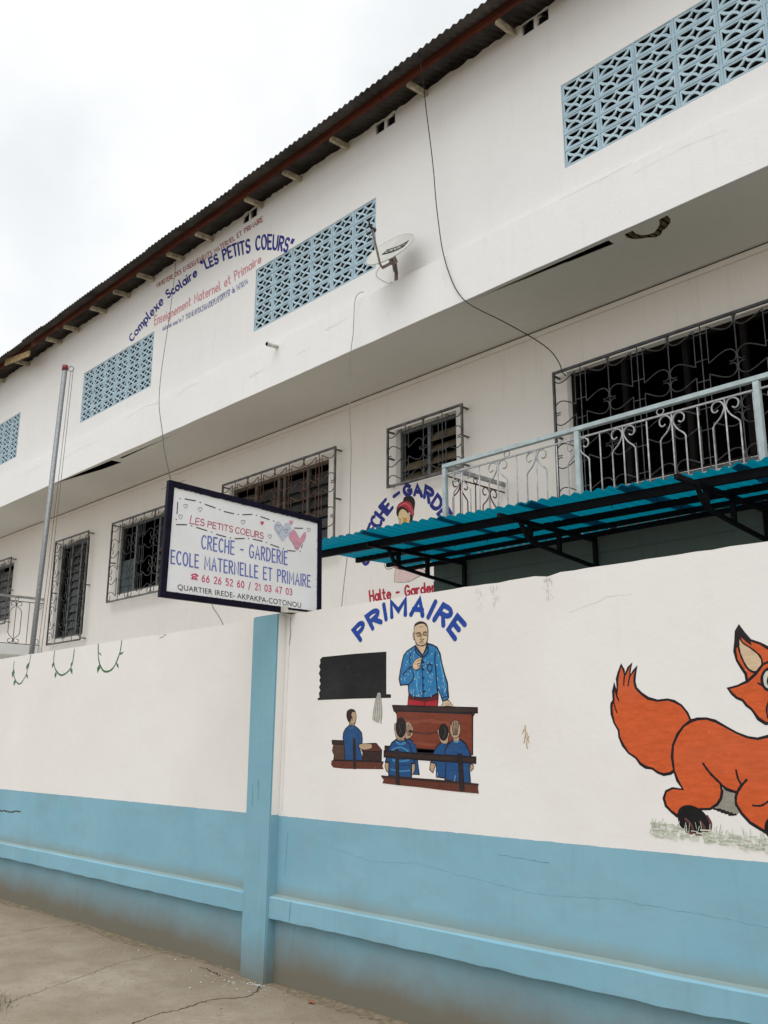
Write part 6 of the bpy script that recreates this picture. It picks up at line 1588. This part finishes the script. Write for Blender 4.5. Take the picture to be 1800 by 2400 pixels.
# ================================================================== FLAGPOLE
fp = thing('flagpole', 'grey galvanised flagpole with a red top cap and looped halyard', 'flagpole', (-13.15, 5.5, 0))
top_ = Vector((-12.876, 5.5, 7.131)); bs = Vector((-13.26, 5.5, 0))
v = MB(); v.tube([bs, top_ - Vector((0, 0, .05))], .038, 14); adopt(v.build('pole', None, ['galvanised'], smooth=True), fp)
v = MB(); v.tube([top_ - Vector((.004, 0, .075)), top_ + Vector((0, 0, .005))], .044, 14); adopt(v.build('cap', None, ['cap_red'], smooth=True), fp)
v = MB(); rd = Vector((.69, .727, 0)); rc = top_ + rd * .092 + Vector((0, 0, -.05))
v.tube([rc + rd * (.04 * math.cos(t)) + Vector((0, 0, .04 * math.sin(t))) for t in [k * math.pi / 10 for k in range(20)]], .008, 6, closed=True)
adopt(v.build('pulley_ring', None, ['galvanised'], smooth=True), fp)
v = MB()
for dx0, dx1 in ((.0, .075), (.035, .13)):
    a = rc + rd * dx0 + Vector((0, 0, -.04)); b_ = Vector((-13.195, 5.5, 1.2)) + rd * dx1; v.tube([a, a.lerp(b_, .5) + rd * .012, b_], .004, 4)
adopt(v.build('halyard', None, ['rope']), fp)

# ================================================================== CABLES
def cable(name, label, pts, r, mat):
    v = MB(); v.tube(catmull(pts, False, 6), r, 5)
    o = v.build(name, None, [mat], smooth=True)
    return tag(o, label, 'cable', 'cables hanging down the school facade')
CABLES_HERE = True
cable('hanging_cable','thin black cable hanging from the eave past the ledge into the large grilled window',[(-6.277, 6.45, 9.241), (-6.293, 6.5, 9.024), (-6.377, 6.62, 8.941), (-6.48, 6.76, 8.789), (-6.435, 6.78, 8.321), (-6.386, 6.78, 7.907), (-6.363, 6.78, 7.624), (-6.334, 6.78, 7.341), (-6.257, 6.78, 6.835), (-6.143, 6.8, 6.439), (-5.985, 6.79, 6.177), (-5.841, 6.86, 6.031), (-5.701, 7.0, 5.922), (-5.609, 7.2, 5.84), (-5.552, 7.45, 5.774), (-5.546, 7.7, 5.721), (-5.562, 7.87, 5.638), (-5.544, 7.9, 5.532), (-5.577, 8.0, 5.53)],0.006,'cable_black')
cable('hanging_cable','thin dark cable dropping across the facade lettering to the corner of the hanging sign',[(-11.719, 6.6, 8.842), (-11.721, 6.6, 8.639), (-11.427, 6.4, 7.889), (-10.956, 6.1, 7.157), (-10.636, 5.9, 6.736), (-10.136, 5.6, 6.192), (-9.6, 5.3, 5.671), (-9.024, 5.0, 5.25), (-8.223, 4.6, 4.727), (-7.456, 4.2, 4.274), (-6.495, 3.7, 3.793), (-5.652, 3.25, 3.413)],0.004,'cable_black')
cable('hanging_cable','thin grey cable hanging from the ledge left of the dish down behind the awning',[(-7.568, 6.8, 6.848), (-7.63, 6.78, 6.847), (-7.675, 6.76, 6.784), (-7.684, 6.75, 6.616), (-7.695, 6.75, 6.343), (-7.736, 6.75, 6.082), (-7.749, 6.75, 5.6), (-7.725, 6.75, 5.171), (-7.705, 6.75, 4.906), (-7.71, 6.75, 4.396), (-7.715, 6.75, 3.897), (-7.759, 6.75, 3.56), (-7.804, 6.75, 3.275), (-7.834, 6.75, 3.038)],0.0045,'cable_grey')
cable('hanging_cable','short dark cable running from the underside of the sign down behind the boundary wall',[(-7.771, 5.0, 2.951), (-8.028, 5.2, 2.925), (-8.25, 5.4, 2.9), (-8.448, 5.6, 2.837), (-8.672, 5.8, 2.742)],0.004,'cable_grey')

# ================================================================== STREET DETAIL
def gplace(a, b_, c): return (a, b_, c)
def gcrack(pts, w, m='crack'):
    mb = MB(); P = []
    for a, b_ in zip(pts, pts[1:]):
        n = max(2, int((Vector(b_) - Vector(a)).length / .025))
        for i in range(n):
            t = i / n; P.append((a[0] + (b_[0] - a[0]) * t + random.uniform(-.012, .012), a[1] + (b_[1] - a[1]) * t + random.uniform(-.012, .012)))
    P.append(pts[-1]); ribbon(mb, P, w, gplace, .0012, 0, wob=.6)
    o = mb.build('crack', street, [m]); return o
simple('ground_crack', (.085, .065, .045), .95, .05, var=.3, sc=30)
simple('ground_crack_soft', (.17, .14, .105), .95, .05, var=.3, sc=30)
gcrack([(-4.9, 2.6), (-5.2, 2.85), (-5.37, 3.07), (-5.44, 3.26), (-5.43, 3.42), (-5.47, 3.56), (-5.49, 3.69), (-5.43, 3.82), (-5.40, 3.91), (-5.47, 4.03), (-5.6, 4.16)], .011, 'ground_crack')
gcrack([(-6.64, 3.41), (-6.73, 3.55), (-6.82, 3.71), (-6.85, 3.85), (-6.88, 4.0), (-6.95, 4.23)], .006, 'ground_crack_soft')
gcrack([(-6.3, 2.7), (-6.5, 3.1), (-6.64, 3.41)], .005, 'ground_crack_soft')
gcrack([(-6.29, 4.12), (-6.21, 4.13), (-6.06, 4.09), (-5.99, 4.08)], .016, 'ground_crack')
gcrack([(-8.6, 2.5), (-8.3, 3.2), (-8.5, 3.9), (-8.4, 4.2)], .005, 'ground_crack_soft')
v = MB()
for k in range(170):
    if k < 60: x, y = -5.72 + random.gauss(0, .22), 4.10 - abs(random.gauss(0, .12))
    elif k < 110: x, y = -5.60 + random.gauss(0, .045), 4.13 - abs(random.gauss(0, .035))
    else: x, y = random.uniform(-8.2, -5.4), 4.2 - abs(random.gauss(0, .28))
    s = random.uniform(.002, .007); a = random.random() * 6; z = .004 + random.random() * .004
    v.quad([(x + s * math.cos(a + q * 2.1) * random.uniform(.6, 1.4), y + s * math.sin(a + q * 2.1) * random.uniform(.6, 1.4), z + .002 * q) for q in range(3)])
o = v.build('paint_flakes', None, ['paint_chip']); tag(o, 'pale blue and white paint flakes scattered on the ground at the foot of the pillar', 'paint flakes', kind='stuff')
lf = MB(); L0 = (-5.03, 4.10)
lf.quad([(L0[0], L0[1], .006), (L0[0] + .03, L0[1] - .015, .012), (L0[0] + .075, L0[1] - .005, .01), (L0[0] + .04, L0[1] + .016, .018)])
lf.quad([(L0[0], L0[1], .006), (L0[0] + .04, L0[1] + .016, .018), (L0[0] + .02, L0[1] + .026, .008)])
o = lf.build('dry_leaf', None, ['leaf_red']); tag(o, 'small reddish dry leaf lying at the foot of the wall right of the pillar', 'leaf')
pc = MB()
for k in range(420):
    x, y = random.uniform(-10, -4.2), 4.22 - abs(random.gauss(0, .5)); s = random.uniform(.002, .008)
    P = [(x + s * math.cos(q * 1.26) * random.uniform(.6, 1.2), y + s * math.sin(q * 1.26) * random.uniform(.6, 1.2)) for q in range(5)]
    for i_ in range(5):
        (a0, b0), (a1, b1) = P[i_], P[(i_ + 1) % 5]; pc.quad([(a0, b0, 0), (a1, b1, 0), (x, y, s * .8)])
sd = MB(); x = -14.0; prev = None
while x < -4.0:
    w_ = .035 + .03 * math.sin(x * 2.3) + random.uniform(-.012, .012); zt = .006 + .003 * math.sin(x * 3.7)
    yb = 4.165 if -5.90 < x < -5.57 else 4.2395
    cur = [(x, yb, max(.003, zt)), (x, yb - w_ * .8, zt * .45), (x, yb - max(.02, w_ * 1.8), .001)]
    if prev:
        for a in range(2): sd.quad([prev[a], cur[a], cur[a + 1], prev[a + 1]])
    prev = cur; x += .03
simple('sand', (.215, .175, .12), .95, .1, var=.3, sc=22, bump=.6, bsc=90)
o = sd.build('sand_drift', street, ['sand'])
simple('grit', (.25, .21, .16), .9, .1, var=.4, sc=9)
o = pc.build('grit', None, ['grit']); tag(o, 'small stones and grit scattered on the ground along the foot of the wall', 'grit', kind='stuff')
v = MB()
for k in range(1100):
    x, y = -6.42 + random.gauss(0, .16), 2.50 + random.gauss(0, .10)
    a = random.random() * 6.3; h = random.uniform(.01, .045); w_ = .0022
    dx, dy = math.cos(a) * w_, math.sin(a) * w_; lx, ly = random.gauss(0, .02), random.gauss(0, .02)
    v.quad([(x - dx, y - dy, 0), (x + dx, y + dy, 0), (x + lx, y + ly, h)])
o = v.build('grass_tuft', None, ['grass_blade']); tag(o, 'low grass growing at the broken street edge in the bottom left corner', 'grass', kind='stuff')
